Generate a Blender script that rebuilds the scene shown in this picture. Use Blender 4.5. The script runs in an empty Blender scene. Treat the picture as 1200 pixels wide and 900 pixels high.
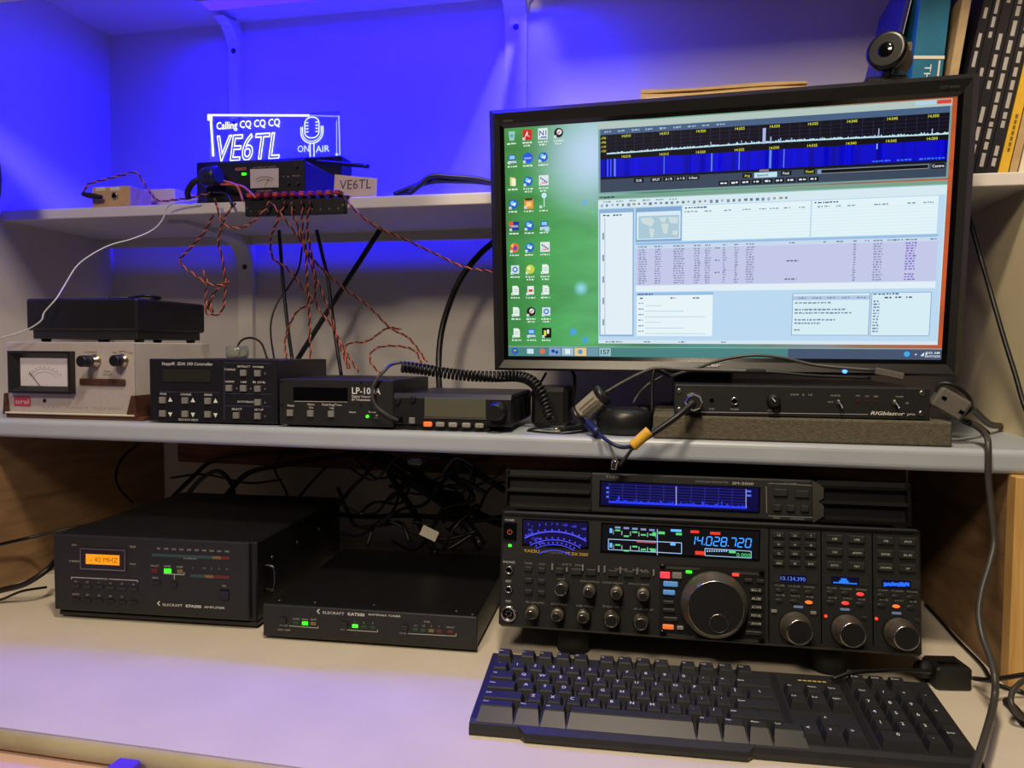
import bpy, bmesh, math, random
from mathutils import Vector, Matrix, Euler
random.seed(7)
D = bpy.data
SC = bpy.context.scene
COL = SC.collection
R_ = math.radians

# ------------------------------------------------------------------ camera
CZ = 1.115                       # eye height; desk top at 0.75
FPX = 880.0
_yaw, _pit, _rol = R_(12.09), R_(2.70), R_(.376)
_F = Vector((-math.sin(_yaw)*math.cos(_pit), math.cos(_yaw)*math.cos(_pit), -math.sin(_pit)))
_R0 = Vector((math.cos(_yaw), math.sin(_yaw), 0)); _U0 = _R0.cross(_F)
_R = _R0*math.cos(_rol) + _U0*math.sin(_rol); _U = _U0*math.cos(_rol) - _R0*math.sin(_rol)
EYE = Vector((0, 0, CZ))
cam = D.cameras.new('camera'); cam.sensor_width = 36; cam.lens = FPX*36/1200; cam.clip_start = .02
camo = D.objects.new('camera', cam); COL.objects.link(camo)
camo.matrix_world = Matrix(((_R.x, _U.x, -_F.x, 0), (_R.y, _U.y, -_F.y, 0), (_R.z, _U.z, -_F.z, CZ), (0, 0, 0, 1)))
SC.camera = camo

# ------------------------------------------------------------------ world, lights, exposure
w = D.worlds.new('room_ambient'); SC.world = w; w.use_nodes = True
w.node_tree.nodes['Background'].inputs[0].default_value = (1.0, .84, .68, 1)
w.node_tree.nodes['Background'].inputs[1].default_value = .014
SC.view_settings.view_transform = 'Standard'; SC.view_settings.look = 'None'
SC.view_settings.exposure = 0; SC.view_settings.gamma = 1; SC.view_settings.use_curve_mapping = False

def lamp(name, kind, loc, aim, energy, color, size, size_y=None):
    l = D.lights.new(name, kind); l.energy = energy; l.color = color
    if kind == 'AREA':
        l.size = size
        if size_y: l.shape = 'RECTANGLE'; l.size_y = size_y
    else: l.shadow_soft_size = size
    o = D.objects.new(name, l); COL.objects.link(o); o.location = loc
    o.rotation_euler = (Vector(aim)-Vector(loc)).to_track_quat('-Z', 'Y').to_euler()
    return o
lamp('ceiling_lamp_light', 'AREA', (-.03, .20, CZ+1.32), (.0, .75, .9), 18, (1.0, .83, .60), .16)
lamp('far_ceiling_lamp_light', 'AREA', (-.38, -.85, CZ+1.22), (.05, .9, 1.0), 21, (1.0, .83, .60), .34)
# blue LED strip under the top shelf of the left bay
lamp('blue_led_light', 'AREA', (-.52, 1.203, CZ+.585), (-.52, 1.235, CZ+.0), 12.5, (.0012, 0.0, 1.0), .58, .03)

# ------------------------------------------------------------------ pixel helpers (1200x900 photo)
def ray(x, y): return _F + _R*((x-600)/FPX) - _U*((y-450)/FPX)
def onZ(x, y, z): d = ray(x, y); return EYE + d*((z-CZ)/d.z)
def onY(x, y, Y): d = ray(x, y); return EYE + d*(Y/d.y)
def onX(x, y, X): d = ray(x, y); return EYE + d*(X/d.x)

def lin(c):
    r = []
    for v in c:
        v = v/255
        r.append(v/12.92 if v <= .04045 else ((v+.055)/1.055)**2.4)
    return tuple(r)

# ------------------------------------------------------------------ materials
M = {}
def mat(name, rgb, rough=.5, metal=0., noise=.08, nscale=40., bump=.0, bscale=200., coat=0., spec=.5, trans=0., emit=None, estr=0.):
    m = D.materials.new(name); m.use_nodes = True; nt = m.node_tree; b = nt.nodes['Principled BSDF']
    c = lin(rgb)
    tc = nt.nodes.new('ShaderNodeTexCoord')
    if noise:
        n = nt.nodes.new('ShaderNodeTexNoise'); n.inputs['Scale'].default_value = nscale; n.inputs['Detail'].default_value = 4
        nt.links.new(tc.outputs['Object'], n.inputs['Vector'])
        r = nt.nodes.new('ShaderNodeValToRGB'); r.color_ramp.elements[0].position = .3; r.color_ramp.elements[1].position = .7
        r.color_ramp.elements[0].color = tuple(v*(1-noise) for v in c)+(1,)
        r.color_ramp.elements[1].color = tuple(min(1, v*(1+noise)) for v in c)+(1,)
        nt.links.new(n.outputs['Fac'], r.inputs['Fac']); nt.links.new(r.outputs['Color'], b.inputs['Base Color'])
    else: b.inputs['Base Color'].default_value = c+(1,)
    b.inputs['Roughness'].default_value = rough; b.inputs['Metallic'].default_value = metal
    b.inputs['Specular IOR Level'].default_value = spec; b.inputs['Coat Weight'].default_value = coat
    b.inputs['Transmission Weight'].default_value = trans
    if bump:
        n2 = nt.nodes.new('ShaderNodeTexNoise'); n2.inputs['Scale'].default_value = bscale; n2.inputs['Detail'].default_value = 3
        nt.links.new(tc.outputs['Object'], n2.inputs['Vector'])
        bp = nt.nodes.new('ShaderNodeBump'); bp.inputs['Strength'].default_value = bump; bp.inputs['Distance'].default_value = .002
        nt.links.new(n2.outputs['Fac'], bp.inputs['Height']); nt.links.new(bp.outputs['Normal'], b.inputs['Normal'])
    if emit:
        b.inputs['Emission Color'].default_value = lin(emit)+(1,); b.inputs['Emission Strength'].default_value = estr
    M[name] = m; return m
def attr_mat(name, glow, strength=1., rough=.5):
    m = D.materials.new(name); m.use_nodes = True; nt = m.node_tree; b = nt.nodes['Principled BSDF']
    a = nt.nodes.new('ShaderNodeAttribute'); a.attribute_name = 'Col'
    b.inputs['Roughness'].default_value = rough
    if glow:
        b.inputs['Base Color'].default_value = (.004, .004, .004, 1); b.inputs['Specular IOR Level'].default_value = .2
        nt.links.new(a.outputs['Color'], b.inputs['Emission Color']); b.inputs['Emission Strength'].default_value = strength
    else: nt.links.new(a.outputs['Color'], b.inputs['Base Color'])
    M[name] = m
attr_mat('ink', False); attr_mat('glow', True, 1.0, .35); attr_mat('bright_glow', True, 2.2, .35)
def wood(name, c1, c2, axis_scale=(3, 3, 30), rough=.6, knots=0):
    m = D.materials.new(name); m.use_nodes = True; nt = m.node_tree; b = nt.nodes['Principled BSDF']
    tc = nt.nodes.new('ShaderNodeTexCoord'); mp = nt.nodes.new('ShaderNodeMapping'); mp.inputs['Scale'].default_value = axis_scale
    n = nt.nodes.new('ShaderNodeTexNoise'); n.inputs['Scale'].default_value = 2.2; n.inputs['Detail'].default_value = 7; n.inputs['Distortion'].default_value = 1.2
    r = nt.nodes.new('ShaderNodeValToRGB'); r.color_ramp.elements[0].position = .32; r.color_ramp.elements[1].position = .68
    r.color_ramp.elements[0].color = lin(c1)+(1,); r.color_ramp.elements[1].color = lin(c2)+(1,)
    nt.links.new(tc.outputs['Object'], mp.inputs['Vector']); nt.links.new(mp.outputs['Vector'], n.inputs['Vector'])
    nt.links.new(n.outputs['Fac'], r.inputs['Fac']); nt.links.new(r.outputs['Color'], b.inputs['Base Color'])
    b.inputs['Roughness'].default_value = rough
    M[name] = m
mat('wall_cream', (228, 214, 174), .75, noise=.03, nscale=3, bump=.05, bscale=90)
mat('wall_white', (208, 202, 196), .75, noise=.03, nscale=3, bump=.05, bscale=90)
mat('shelf_white', (218, 214, 206), .45, noise=.04, nscale=6)
mat('shelf_grey', (172, 180, 192), .38, noise=.04, nscale=12)
mat('desk_top', (212, 202, 186), .5, noise=.05, nscale=9, bump=.03, bscale=300)
mat('desk_edge', (176, 166, 128), .55, noise=.16, nscale=14, bump=.08, bscale=80)
wood('panel_wood', (120, 92, 66), (164, 128, 92), (2.5, 2.5, 14))
wood('pine', (196, 150, 84), (226, 186, 120), (40, 4, 2.2))
wood('rail_wood', (98, 60, 44), (132, 86, 62), (2, 20, 30))
wood('dark_wood', (58, 32, 22), (92, 52, 34), (6, 20, 40))
mat('knob_grey', (120, 114, 104), .42, metal=.7, noise=.12, nscale=300)
mat('black_paint', (28, 28, 30), .5, noise=.12, nscale=120, bump=.06, bscale=700)
mat('black_top', (18, 18, 19), .42, noise=.15, nscale=60, bump=.05, bscale=500)
mat('navy_paint', (20, 20, 30), .45, noise=.12, nscale=90)
mat('black_plastic', (24, 24, 26), .4, noise=.1, nscale=80)
mat('black_gloss', (8, 8, 10), .12, noise=0)
mat('bezel_grey', (36, 35, 35), .32, noise=.06, nscale=50)
mat('key_plastic', (34, 34, 37), .42, noise=.12, nscale=60, bump=.05, bscale=900)
mat('rubber', (16, 16, 17), .7, noise=.1)
mat('cable_black', (14, 14, 16), .42, noise=.1)
mat('cable_grey', (62, 60, 58), .4, noise=.1)
mat('cable_white', (205, 205, 200), .5, noise=.05)
mat('wire_red', (204, 104, 82), .42, noise=.1)
mat('wire_black', (24, 16, 20), .42, noise=.1)
mat('cable_blue', (26, 30, 70), .4, noise=.1)
mat('chrome', (196, 192, 186), .22, metal=1, noise=.05)
mat('steel', (150, 148, 142), .35, metal=1, noise=.08)
mat('dark_metal', (70, 70, 70), .34, metal=1, noise=.1)
mat('brass', (198, 182, 148), .3, metal=1, noise=.08)
mat('silver_paint', (196, 186, 184), .42, metal=.25, noise=.05, nscale=200)
mat('silver_side', (214, 206, 192), .5, noise=.04)
mat('grey_button', (126, 124, 122), .5, noise=.08)
mat('dark_button', (40, 40, 41), .4, noise=.1)
mat('pale_button', (150, 146, 136), .5, noise=.06)
mat('red_button', (200, 60, 50), .45, noise=.06)
mat('lcd_off', (44, 44, 40), .2, noise=.05)
mat('lcd_olive', (92, 92, 78), .25, noise=.04)
mat('meter_face', (214, 208, 214), .5, noise=.02)
mat('foam', (92, 86, 72), .95, noise=.22, nscale=160, bump=.7, bscale=380)
mat('cardboard', (196, 160, 106), .75, noise=.1, nscale=40)
mat('card_tan', (206, 186, 160), .7, noise=.04)
mat('paper', (222, 214, 198), .8, noise=.04)
mat('envelope', (206, 172, 116), .75, noise=.06)
mat('label_yellow', (226, 176, 50), .55, noise=.06)
mat('ferrite_grey', (150, 144, 126), .5, noise=.06)
mat('ferrite_dark', (96, 92, 86), .5, noise=.08)
mat('book_teal', (20, 104, 138), .5, noise=.14, nscale=30)
mat('case_gloss', (52, 54, 58), .24, noise=.06, nscale=60)
mat('book_blue', (36, 38, 130), .5, noise=.08)
mat('book_tan', (176, 150, 112), .7, noise=.12, nscale=60)
mat('book_black', (22, 20, 24), .4, noise=.12)
mat('book_yellow', (214, 172, 40), .5, noise=.08)
mat('page_white', (216, 208, 192), .8, noise=.06)
mat('pink_tray', (216, 182, 168), .6, noise=.05, nscale=20)
mat('violet_plastic', (92, 60, 220), .4, noise=.04)
mat('floor_grey', (120, 112, 104), .8, noise=.15)
mat('clear_plastic', (200, 206, 200), .15, noise=0, trans=.8)
mat('red_plastic', (160, 40, 36), .4, noise=.06)
mat('led_strip_blue', (40, 30, 200), .4, noise=0, emit=(40, 20, 255), estr=6)
mat('acrylic', (225, 228, 255), .06, noise=0, trans=1.)
mat('blue_led', (20, 40, 255), .3, noise=0, emit=(40, 90, 255), estr=8)
mat('green_led', (60, 230, 40), .3, noise=0, emit=(50, 255, 30), estr=1.6)
mat('red_led', (255, 70, 60), .3, noise=0, emit=(255, 60, 50), estr=.9)
mat('orange_led', (255, 120, 50), .3, noise=0, emit=(255, 110, 50), estr=.8)
mat('dim_red', (96, 28, 26), .35, noise=0)
mat('dim_tan', (120, 104, 60), .35, noise=0)
mat('dim_green', (30, 70, 46), .35, noise=0)
mat('lit_red_button', (255, 60, 70), .35, noise=0, emit=(255, 60, 76), estr=.8)
mat('lit_blue_button', (90, 150, 220), .35, noise=0, emit=(90, 140, 210), estr=.3)
mat('lit_orange_button', (230, 120, 60), .35, noise=0, emit=(240, 120, 60), estr=.45)

# ------------------------------------------------------------------ mesh builder
_tc = {}
def text_mesh(s, shear=0., bold=0., outline=0.):
    k = (s, shear, bold, outline)
    if k in _tc: return _tc[k]
    cu = D.curves.new('t', 'FONT'); cu.body = s; cu.shear = shear; cu.resolution_u = 2; cu.offset = bold
    if outline: cu.fill_mode = 'NONE'; cu.bevel_depth = outline; cu.bevel_resolution = 0; cu.resolution_u = 4
    o = D.objects.new('t', cu); me = D.meshes.new_from_object(o)
    vs = [tuple(v.co) for v in me.vertices]; fs = [tuple(p.vertices) for p in me.polygons]
    D.objects.remove(o); D.curves.remove(cu); D.meshes.remove(me)
    xs = [v[0] for v in vs] or [0, 1]; ys = [v[1] for v in vs] or [0, 1]
    _tc[k] = (vs, fs, min(xs), max(xs), min(ys), max(ys)); return _tc[k]

class MB:
    def __init__(s, m='black_paint', col=(1, 1, 1), smooth=False):
        s.v = []; s.f = []; s.fm = []; s.fc = []; s.fs = []; s.m = m; s.col = col; s.sm = smooth
    def add(s, vs, fs, smooth=None):
        o = len(s.v); s.v += [tuple(v) for v in vs]
        for f in fs:
            s.f.append(tuple(i+o for i in f)); s.fm.append(s.m); s.fc.append(s.col); s.fs.append(s.sm if smooth is None else smooth)
        return s
    def quad(s, a, b, c, d): return s.add([a, b, c, d], [(0, 1, 2, 3)], False)
    def rect(s, x0, z0, x1, z1, y): return s.quad((x0, y, z0), (x1, y, z0), (x1, y, z1), (x0, y, z1))
    def box(s, cx, cy, cz, sx, sy, sz, b=0.):
        h = (sx/2, sy/2, sz/2); b = min(b, .45*min(sx, sy, sz)); vs = []; idx = {}
        if b <= 0:
            for a in (-1, 1):
                for e in (-1, 1):
                    for g in (-1, 1): vs.append((cx+a*h[0], cy+e*h[1], cz+g*h[2]))
            return s.add(vs, [(0, 1, 3, 2), (4, 6, 7, 5), (0, 4, 5, 1), (2, 3, 7, 6), (0, 2, 6, 4), (1, 5, 7, 3)], False)
        for a in (-1, 1):
            for e in (-1, 1):
                for g in (-1, 1):
                    for ax in range(3):
                        q = [h[k]-(0 if k == ax else b) for k in range(3)]
                        idx[(a, e, g, ax)] = len(vs); vs.append((cx+a*q[0], cy+e*q[1], cz+g*q[2]))
        fs = []
        S = [(-1, -1), (1, -1), (1, 1), (-1, 1)]
        for sg in (-1, 1):
            fs.append([idx[(sg, p, q, 0)] for p, q in S]); fs.append([idx[(p, sg, q, 1)] for p, q in S]); fs.append([idx[(p, q, sg, 2)] for p, q in S])
        for p in (-1, 1):
            for q in (-1, 1):
                fs.append([idx[(p, q, -1, 0)], idx[(p, q, 1, 0)], idx[(p, q, 1, 1)], idx[(p, q, -1, 1)]])
                fs.append([idx[(p, -1, q, 0)], idx[(p, 1, q, 0)], idx[(p, 1, q, 2)], idx[(p, -1, q, 2)]])
                fs.append([idx[(-1, p, q, 1)], idx[(1, p, q, 1)], idx[(1, p, q, 2)], idx[(-1, p, q, 2)]])
                for r in (-1, 1): fs.append([idx[(p, q, r, 0)], idx[(p, q, r, 1)], idx[(p, q, r, 2)]])
        return s.add(vs, fs, False)
    def bx(s, x0, x1, y0, y1, z0, z1, b=0.): return s.box((x0+x1)/2, (y0+y1)/2, (z0+z1)/2, x1-x0, y1-y0, z1-z0, b)
    def lathe(s, prof, o, ax=(0, -1, 0), seg=20, smooth=True, mats=None):
        ax = Vector(ax).normalized(); o = Vector(o); u = ax.orthogonal().normalized(); w_ = ax.cross(u)
        vs = []
        for r, h in prof:
            for k in range(seg):
                t = 2*math.pi*k/seg; vs.append(o+ax*h+(u*math.cos(t)+w_*math.sin(t))*r)
        n = len(prof); b0 = len(s.v); s.v += [tuple(v) for v in vs]
        for i in range(n-1):
            for k in range(seg):
                k2 = (k+1) % seg
                s.f.append((b0+i*seg+k, b0+i*seg+k2, b0+(i+1)*seg+k2, b0+(i+1)*seg+k))
                s.fm.append(mats[i] if mats else s.m); s.fc.append(s.col); s.fs.append(smooth)
        s.f.append(tuple(b0+(n-1)*seg+k for k in range(seg))); s.fm.append(mats[-1] if mats else s.m); s.fc.append(s.col); s.fs.append(False)
        s.f.append(tuple(b0+k for k in range(seg))); s.fm.append(mats[0] if mats else s.m); s.fc.append(s.col); s.fs.append(False)
        return s
    def tube(s, pts, r, seg=7, sub=5, close=False):
        P = [Vector(p) for p in pts]
        if sub > 1 and len(P) > 2:
            Q = []
            n = len(P)
            for i in range(n-1 if not close else n):
                p0 = P[i-1] if (i > 0 or close) else P[i]*2-P[i+1]
                p1 = P[i]; p2 = P[(i+1) % n]; p3 = P[(i+2) % n] if (i+2 < n or close) else p2*2-p1
                for k in range(sub):
                    t = k/sub; Q.append(.5*((2*p1)+(p2-p0)*t+(2*p0-5*p1+4*p2-p3)*t*t+(3*p1-p0-3*p2+p3)*t*t*t))
            if not close: Q.append(P[-1])
            P = Q
        n = len(P); T = []
        for i in range(n):
            a = P[i-1] if (i > 0 or close) else P[i]; b = P[(i+1) % n] if (i < n-1 or close) else P[i]
            d = b-a; T.append(d.normalized() if d.length > 1e-9 else Vector((0, 0, 1)))
        u = T[0].orthogonal().normalized(); vs = []
        for i in range(n):
            u = (u-T[i]*u.dot(T[i])); u = u.normalized() if u.length > 1e-6 else T[i].orthogonal().normalized()
            w_ = T[i].cross(u); rr = r[i] if isinstance(r, list) else r
            for k in range(seg):
                t = 2*math.pi*k/seg; vs.append(P[i]+(u*math.cos(t)+w_*math.sin(t))*rr)
        fs = []
        for i in range(n-1 if not close else n):
            j = (i+1) % n
            for k in range(seg):
                k2 = (k+1) % seg; fs.append((i*seg+k, i*seg+k2, j*seg+k2, j*seg+k))
        if not close: fs.append(tuple(range(seg))); fs.append(tuple((n-1)*seg+k for k in range(seg)))
        return s.add(vs, fs, True)
    def prism(s, poly, o, u, v, n, depth, smooth=False):
        o, u, v, n = Vector(o), Vector(u), Vector(v), Vector(n)
        k = len(poly); vs = [o+u*a+v*b for a, b in poly]+[o+u*a+v*b+n*depth for a, b in poly]
        fs = [tuple(range(k)), tuple(range(k, 2*k))]+[(i, (i+1) % k, (i+1) % k+k, i+k) for i in range(k)]
        s.add(vs, fs[:2], False); s.f += [tuple(i+len(s.v)-2*k for i in f) for f in fs[2:]]; m_ = k
        s.fm += [s.m]*m_; s.fc += [s.col]*m_; s.fs += [smooth]*m_
        return s
    def text(s, st, o, h=None, wd=None, align='C', u=(1, 0, 0), v=(0, 0, 1), shear=0., bold=0., outline=0.):
        vs, fs, x0, x1, y0, y1 = text_mesh(st, shear, bold, outline)
        if not vs: return s
        o, u, v = Vector(o), Vector(u), Vector(v); n = u.cross(v)
        k = (h/.69) if h else wd/(x1-x0)                      # h = cap height
        kx = wd/(x1-x0) if wd else k
        ox = {'C': (x0+x1)/2, 'L': x0, 'R': x1}[align]; oy = .345
        return s.add([o+u*((a-ox)*kx)+v*((b-oy)*k)-n*(c*-k) for a, b, c in vs], fs, False)
    def build(s, name, parent=None, recalc=True, loc=None):
        me = D.meshes.new(name); me.from_pydata(s.v, [], s.f)
        ms = []
        for m in s.fm:
            if m not in ms: ms.append(m)
        for m in ms: me.materials.append(M[m])
        me.polygons.foreach_set('material_index', [ms.index(m) for m in s.fm])
        me.polygons.foreach_set('use_smooth', s.fs)
        if any(m in ('ink', 'glow', 'bright_glow') for m in ms):
            ca = me.color_attributes.new('Col', 'FLOAT_COLOR', 'CORNER'); arr = []
            for f, c in zip(s.f, s.fc): arr += list(tuple(c)+(1.,))*len(f)
            ca.data.foreach_set('color', arr)
        if recalc:
            b = bmesh.new(); b.from_mesh(me); bmesh.ops.recalc_face_normals(b, faces=b.faces); b.to_mesh(me); b.free()
        me.update()
        o = D.objects.new(name, me); COL.objects.link(o)
        if parent: o.parent = parent
        if loc: o.location = loc
        return o

def tag(o, label, cat, group=None, kind=None):
    if label: o['label'] = label
    if cat: o['category'] = cat
    if group: o['group'] = group
    if kind: o['kind'] = kind
    return o
def thing(name, label, cat, loc=(0, 0, 0), rot=(0, 0, 0), group=None):
    o = D.objects.new(name, None); COL.objects.link(o); o.location = loc; o.rotation_euler = rot; o.empty_display_size = .02
    return tag(o, label, cat, group)
def struct(o): o['kind'] = 'structure'; return o

class Dev:
    """a boxy device: empty at its lower left front corner; x right, y back, z up"""
    def __init__(s, name, label, cat, xl, xr, Y, yaw, z, py=480, tilt=0., group=None):
        yaw = R_(yaw); tilt = R_(tilt)
        o = onY(xl, py, Y); a = Vector((math.cos(yaw), math.sin(yaw), 0)); d = ray(xr, py)
        # o + w a = t d  (plan view)
        det = -a.x*d.y + a.y*d.x
        s.W = (-(-o.x)*d.y + (-o.y)*d.x)/det
        s.W = abs(s.W)
        s.e = thing(name, label, cat, (o.x, o.y, z), (-tilt, 0, yaw), group)
        s.mw = Matrix.Translation((o.x, o.y, z)) @ Euler((-tilt, 0, yaw)).to_matrix().to_4x4()
        s.inv = s.mw.inverted(); s.le = s.inv @ EYE; s.r3 = s.inv.to_3x3()
    def fp(s, px, py, y=0.):
        d = s.r3 @ ray(px, py); t = (y-s.le.y)/d.y; p = s.le+d*t; return p.x, p.z
    def sc(s, px, py): a = s.fp(px-5, py); b = s.fp(px+5, py); return (b[0]-a[0])/10
    def txt(s, mb, st, px, py, hpx, wpx=None, y=-.0004, align='C', shear=0., bold=0., up=1.):
        x, z = s.fp(px, py); k = s.sc(px, py)
        mb.text(st, (x, y, z), hpx*k*up, wpx*k if wpx else None, align, shear=shear, bold=bold)
    def prect(s, mb, x0, y0, x1, y1, y=-.0004):
        a = s.fp(x0, (y0+y1)/2); b = s.fp(x1, (y0+y1)/2); c = s.fp((x0+x1)/2, y0); d = s.fp((x0+x1)/2, y1)
        mb.rect(a[0], d[1], b[0], c[1], y)
    def pquad(s, mb, pts, y=-.0004):
        q = [s.fp(*p) for p in pts]; mb.quad(*[(a, y, b) for a, b in q])
    def pline(s, mb, p0, p1, wpx=1., y=-.0004):
        a = Vector(s.fp(*p0)); b = Vector(s.fp(*p1)); k = s.sc(*p0)*wpx/2; d = (b-a).normalized(); n = Vector((-d.y, d.x))*k
        mb.quad(*[(q.x, y, q.y) for q in (a+n, b+n, b-n, a-n)])
    def btn(s, name, px, py, wpx, hpx, m, depth=.003, b=.0008, leg=None, lcol=(.6, .6, .6), lh=None, parent=None, y=0.):
        x, z = s.fp(px, py, y); k = s.sc(px, py); mb = MB(m); mb.box(x, y-depth/2+.0005, z, wpx*k, depth+.001, hpx*k, b)
        if leg:
            mb.m = 'ink'; mb.col = lcol; mb.text(leg, (x, y-depth-.0004, z), (lh or 3)*k)
        return mb.build(name, parent or s.e)
    def knob(s, name, px, py, prof, mats, seg=24, y=0., parent=None):
        """prof in metres (r, h)"""
        x, z = s.fp(px, py, y); mb = MB(mats[0]); mb.lathe(prof, (x, y, z), (0, -1, 0), seg, mats=mats); return mb.build(name, parent or s.e)

ZD, ZM, ZMB, ZU, ZUB, ZT = .75, CZ-.1066, CZ-.1333, CZ+.2227, CZ+.2058, CZ+.607
YW, YM, YU, XL, XR = 1.30, .905, 1.05, -1.09, .432

# ================================================================== SETTING
o = MB('wall_white').bx(-4.5, 3.0, YW, YW+.06, 0, 2.5).build('wall_back'); struct(o)
o = MB('wall_white').bx(XL-.02, XL, .75, YW, ZM-.026, 2.3).build('wall_left'); struct(o)
o = MB('wall_cream').bx(XR, XR+.02, .96, YW, ZM, 2.3).build('wall_right'); struct(o)
o = MB('floor_grey').bx(-4.5, 3.0, -2.5, YW+.06, -.05, 0).build('floor'); struct(o)
# white batten below the back of the upper shelf
o = MB('shelf_white').bx(XL, XR, YW-.028, YW-.016, ZUB-.0155, ZUB).build('trim_1'); struct(o)
# brown rail on the wall under the middle shelf
o = MB('rail_wood').bx(-.93, .36, YW-.03, YW, CZ-.222, CZ-.178, .002).build('trim_2'); struct(o)

# ------------------------------------------------------------------ desk
desk = thing('desk', 'pale laminate desk along the wall with a rounded beige front edge', 'desk', (-.3, .95, ZD))
def loc_of(e): return e.matrix_basis.to_translation() if False else Vector(e.location)
def child(mb, name, e, recalc=True):
    """build in world coordinates, then parent under an unrotated empty"""
    L = Vector(e.location); mb.v = [(a-L.x, b-L.y, c-L.z) for a, b, c in mb.v]
    return mb.build(name, e, recalc)
YE = onZ(0, 852, ZD).y
child(MB('desk_top').bx(-1.6, .8, YE, YW-.002, ZD-.02, ZD), 'desktop', desk)
prof = [(0, 0)]+[(-.008*math.sin(k*math.pi/12), -.010+.010*math.cos(k*math.pi/12)) for k in range(1, 12)]+[(0, -.020)]
e = MB('desk_edge'); e.prism(prof, (-1.6, YE-.0006, ZD-.0002), (0, 1, 0), (0, 0, 1), (1, 0, 0), 2.4, True)
child(e, 'edge_trim', desk)
for x in (-1.5, .7):
    child(MB('panel_wood').bx(x-.015, x+.015, YE+.03, YW-.02, 0, ZD-.02, .002), 'side_panel', desk)
# pull-out board right under the desk top with a sheet and a violet box
pz = ZD-.0212
child(MB('pink_tray').bx(-1.35, -.30, .36, .80, pz-.014, pz, .002), 'pull_out_board', desk)
c0 = onZ(30, 884, pz); poly = []
for k in range(14):
    t = k/13; poly.append((c0.x+.005+.25*t, c0.y-.012*(1-t)**2))
poly += [(c0.x+.25, c0.y-.12), (c0.x-.03, c0.y-.12)]
tag(MB('paper').prism(poly, (0, -.012, pz+.0002), (1, 0, 0), (0, 1, 0), (0, 0, 1), .001).build('paper_sheet'), 'pale sheet of paper on the pink board at lower left', 'paper')
vb = onZ(148, 915, pz); q = onY(148, 892.6, vb.y)
tag(MB('violet_plastic').bx(vb.x-.011, vb.x+.011, vb.y-.012, vb.y+.006, pz+.0013, q.z, .0015).build('violet_box'), 'small bright violet box just below the desk edge', 'box')

# ------------------------------------------------------------------ shelves
def board(name, label, x0, x1, y0, y1, z0, z1, m, lip=.006):
    t = MB(m, smooth=False); r = lip; pr = [(y1, z0), (y1, z1)]
    for k in range(5): a = math.pi/2*k/4; pr.append((y0+r-r*math.sin(a), z1-r+r*math.cos(a)))
    for k in range(5): a = math.pi/2*k/4; pr.append((y0+r-r*math.cos(a), z0+r-r*math.sin(a)))
    t.prism(pr, (x0, 0, 0), (0, 1, 0), (0, 0, 1), (1, 0, 0), x1-x0)
    return tag(t.build(name), label, 'shelf')
board('desk_shelf', 'grey shelf board with rounded lip carrying the monitor and meters', -1.40, .80, YM, YW, ZMB, ZM, 'shelf_grey', .007)
board('wall_shelf', 'narrow white wall shelf behind the monitor carrying sign and books', XL, XR, YU, YW-.016, ZUB, ZU, 'shelf_white', .002)
board('top_shelf', 'white top shelf over the blue-lit bay at upper left', XL, -.265, .85, YW, ZT, ZT+.018, 'shelf_white', .002)
board('book_bay_shelf', 'white shelf high above the books at right', -.245, XR, .951, YW, ZT+.02, ZT+.038, 'shelf_white', .002)  # out of view; height and depth chosen to shade the wall behind the books
o = MB('shelf_white').bx(XL, -.265, .834, .85, ZT-.155, ZT+.018).build('light_block_left'); struct(o)   # added unseen board, keeps the ceiling light off the blue bay
o = MB('shelf_white').bx(-.245, XR, .90, .95, CZ+.604, ZT+.038).build('light_block_right'); struct(o)   # added unseen board, cuts the ceiling light on the book bay wall
# LED strip on the underside of the top shelf
led = thing('led_strip', 'blue LED light strip under the top shelf', 'light strip', (-.53, 1.203, ZT))
child(MB('shelf_white').bx(-.82, -.22, 1.186, 1.220, ZT-.010, ZT), 'channel', led)
child(MB('led_strip_blue').bx(-.81, -.23, 1.190, 1.216, ZT-.013, ZT-.010), 'diffuser', led)
# brackets
def bracket(label, X, z1, leg, arm=.20, wd=.045, flare=0.):
    t = thing('shelf_bracket', label, 'bracket', (X, YW, z1), group=None)
    b = MB('shelf_white', smooth=False); r = .05; pr = [(0, 0), (-arm, 0), (-arm, -.006)]
    for k in range(7):
        a = math.pi/2*k/6; pr.append((-.011-r+r*math.sin(a), -.011-r+r*math.cos(a)))
    pr += [(-.011, -leg), (0, -leg)]
    b.prism(pr, (-wd/2, 0, 0), (0, 1, 0), (0, 0, 1), (1, 0, 0), wd)
    b.build('body', t)
    if flare:
        fl = MB('shelf_white'); fl.prism([(-wd/2-flare, 0), (wd/2+flare, 0), (wd/2+flare*.3, -.012), (wd/2, -.03), (-wd/2, -.03), (-wd/2-flare*.3, -.012)], (0, -.012, 0), (1, 0, 0), (0, 0, 1), (0, 1, 0), .012)
        fl.build('flared_head', t)
    for zz in (-.055, -leg+.03):
        s = MB('dark_metal'); s.lathe([(.005, 0), (.005, .0015), (.0035, .003)], (0, -.011, zz), (0, -1, 0), 12); s.build('screw', t)
    return t
bracket('white bracket under the wall shelf between the two loops of wire', onY(291, 340, YW).x, ZUB-.0, .24, arm=.21, wd=.03)
bracket('white bracket with screw on the wall just left of the monitor top', onY(606, 60, YW).x, ZT, .36, arm=.02, wd=.038, flare=.012)
bracket('blue-lit bracket under the top shelf behind the acrylic sign', onY(278, 80, YW).x, ZT, .22, arm=.02, wd=.022)
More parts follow.
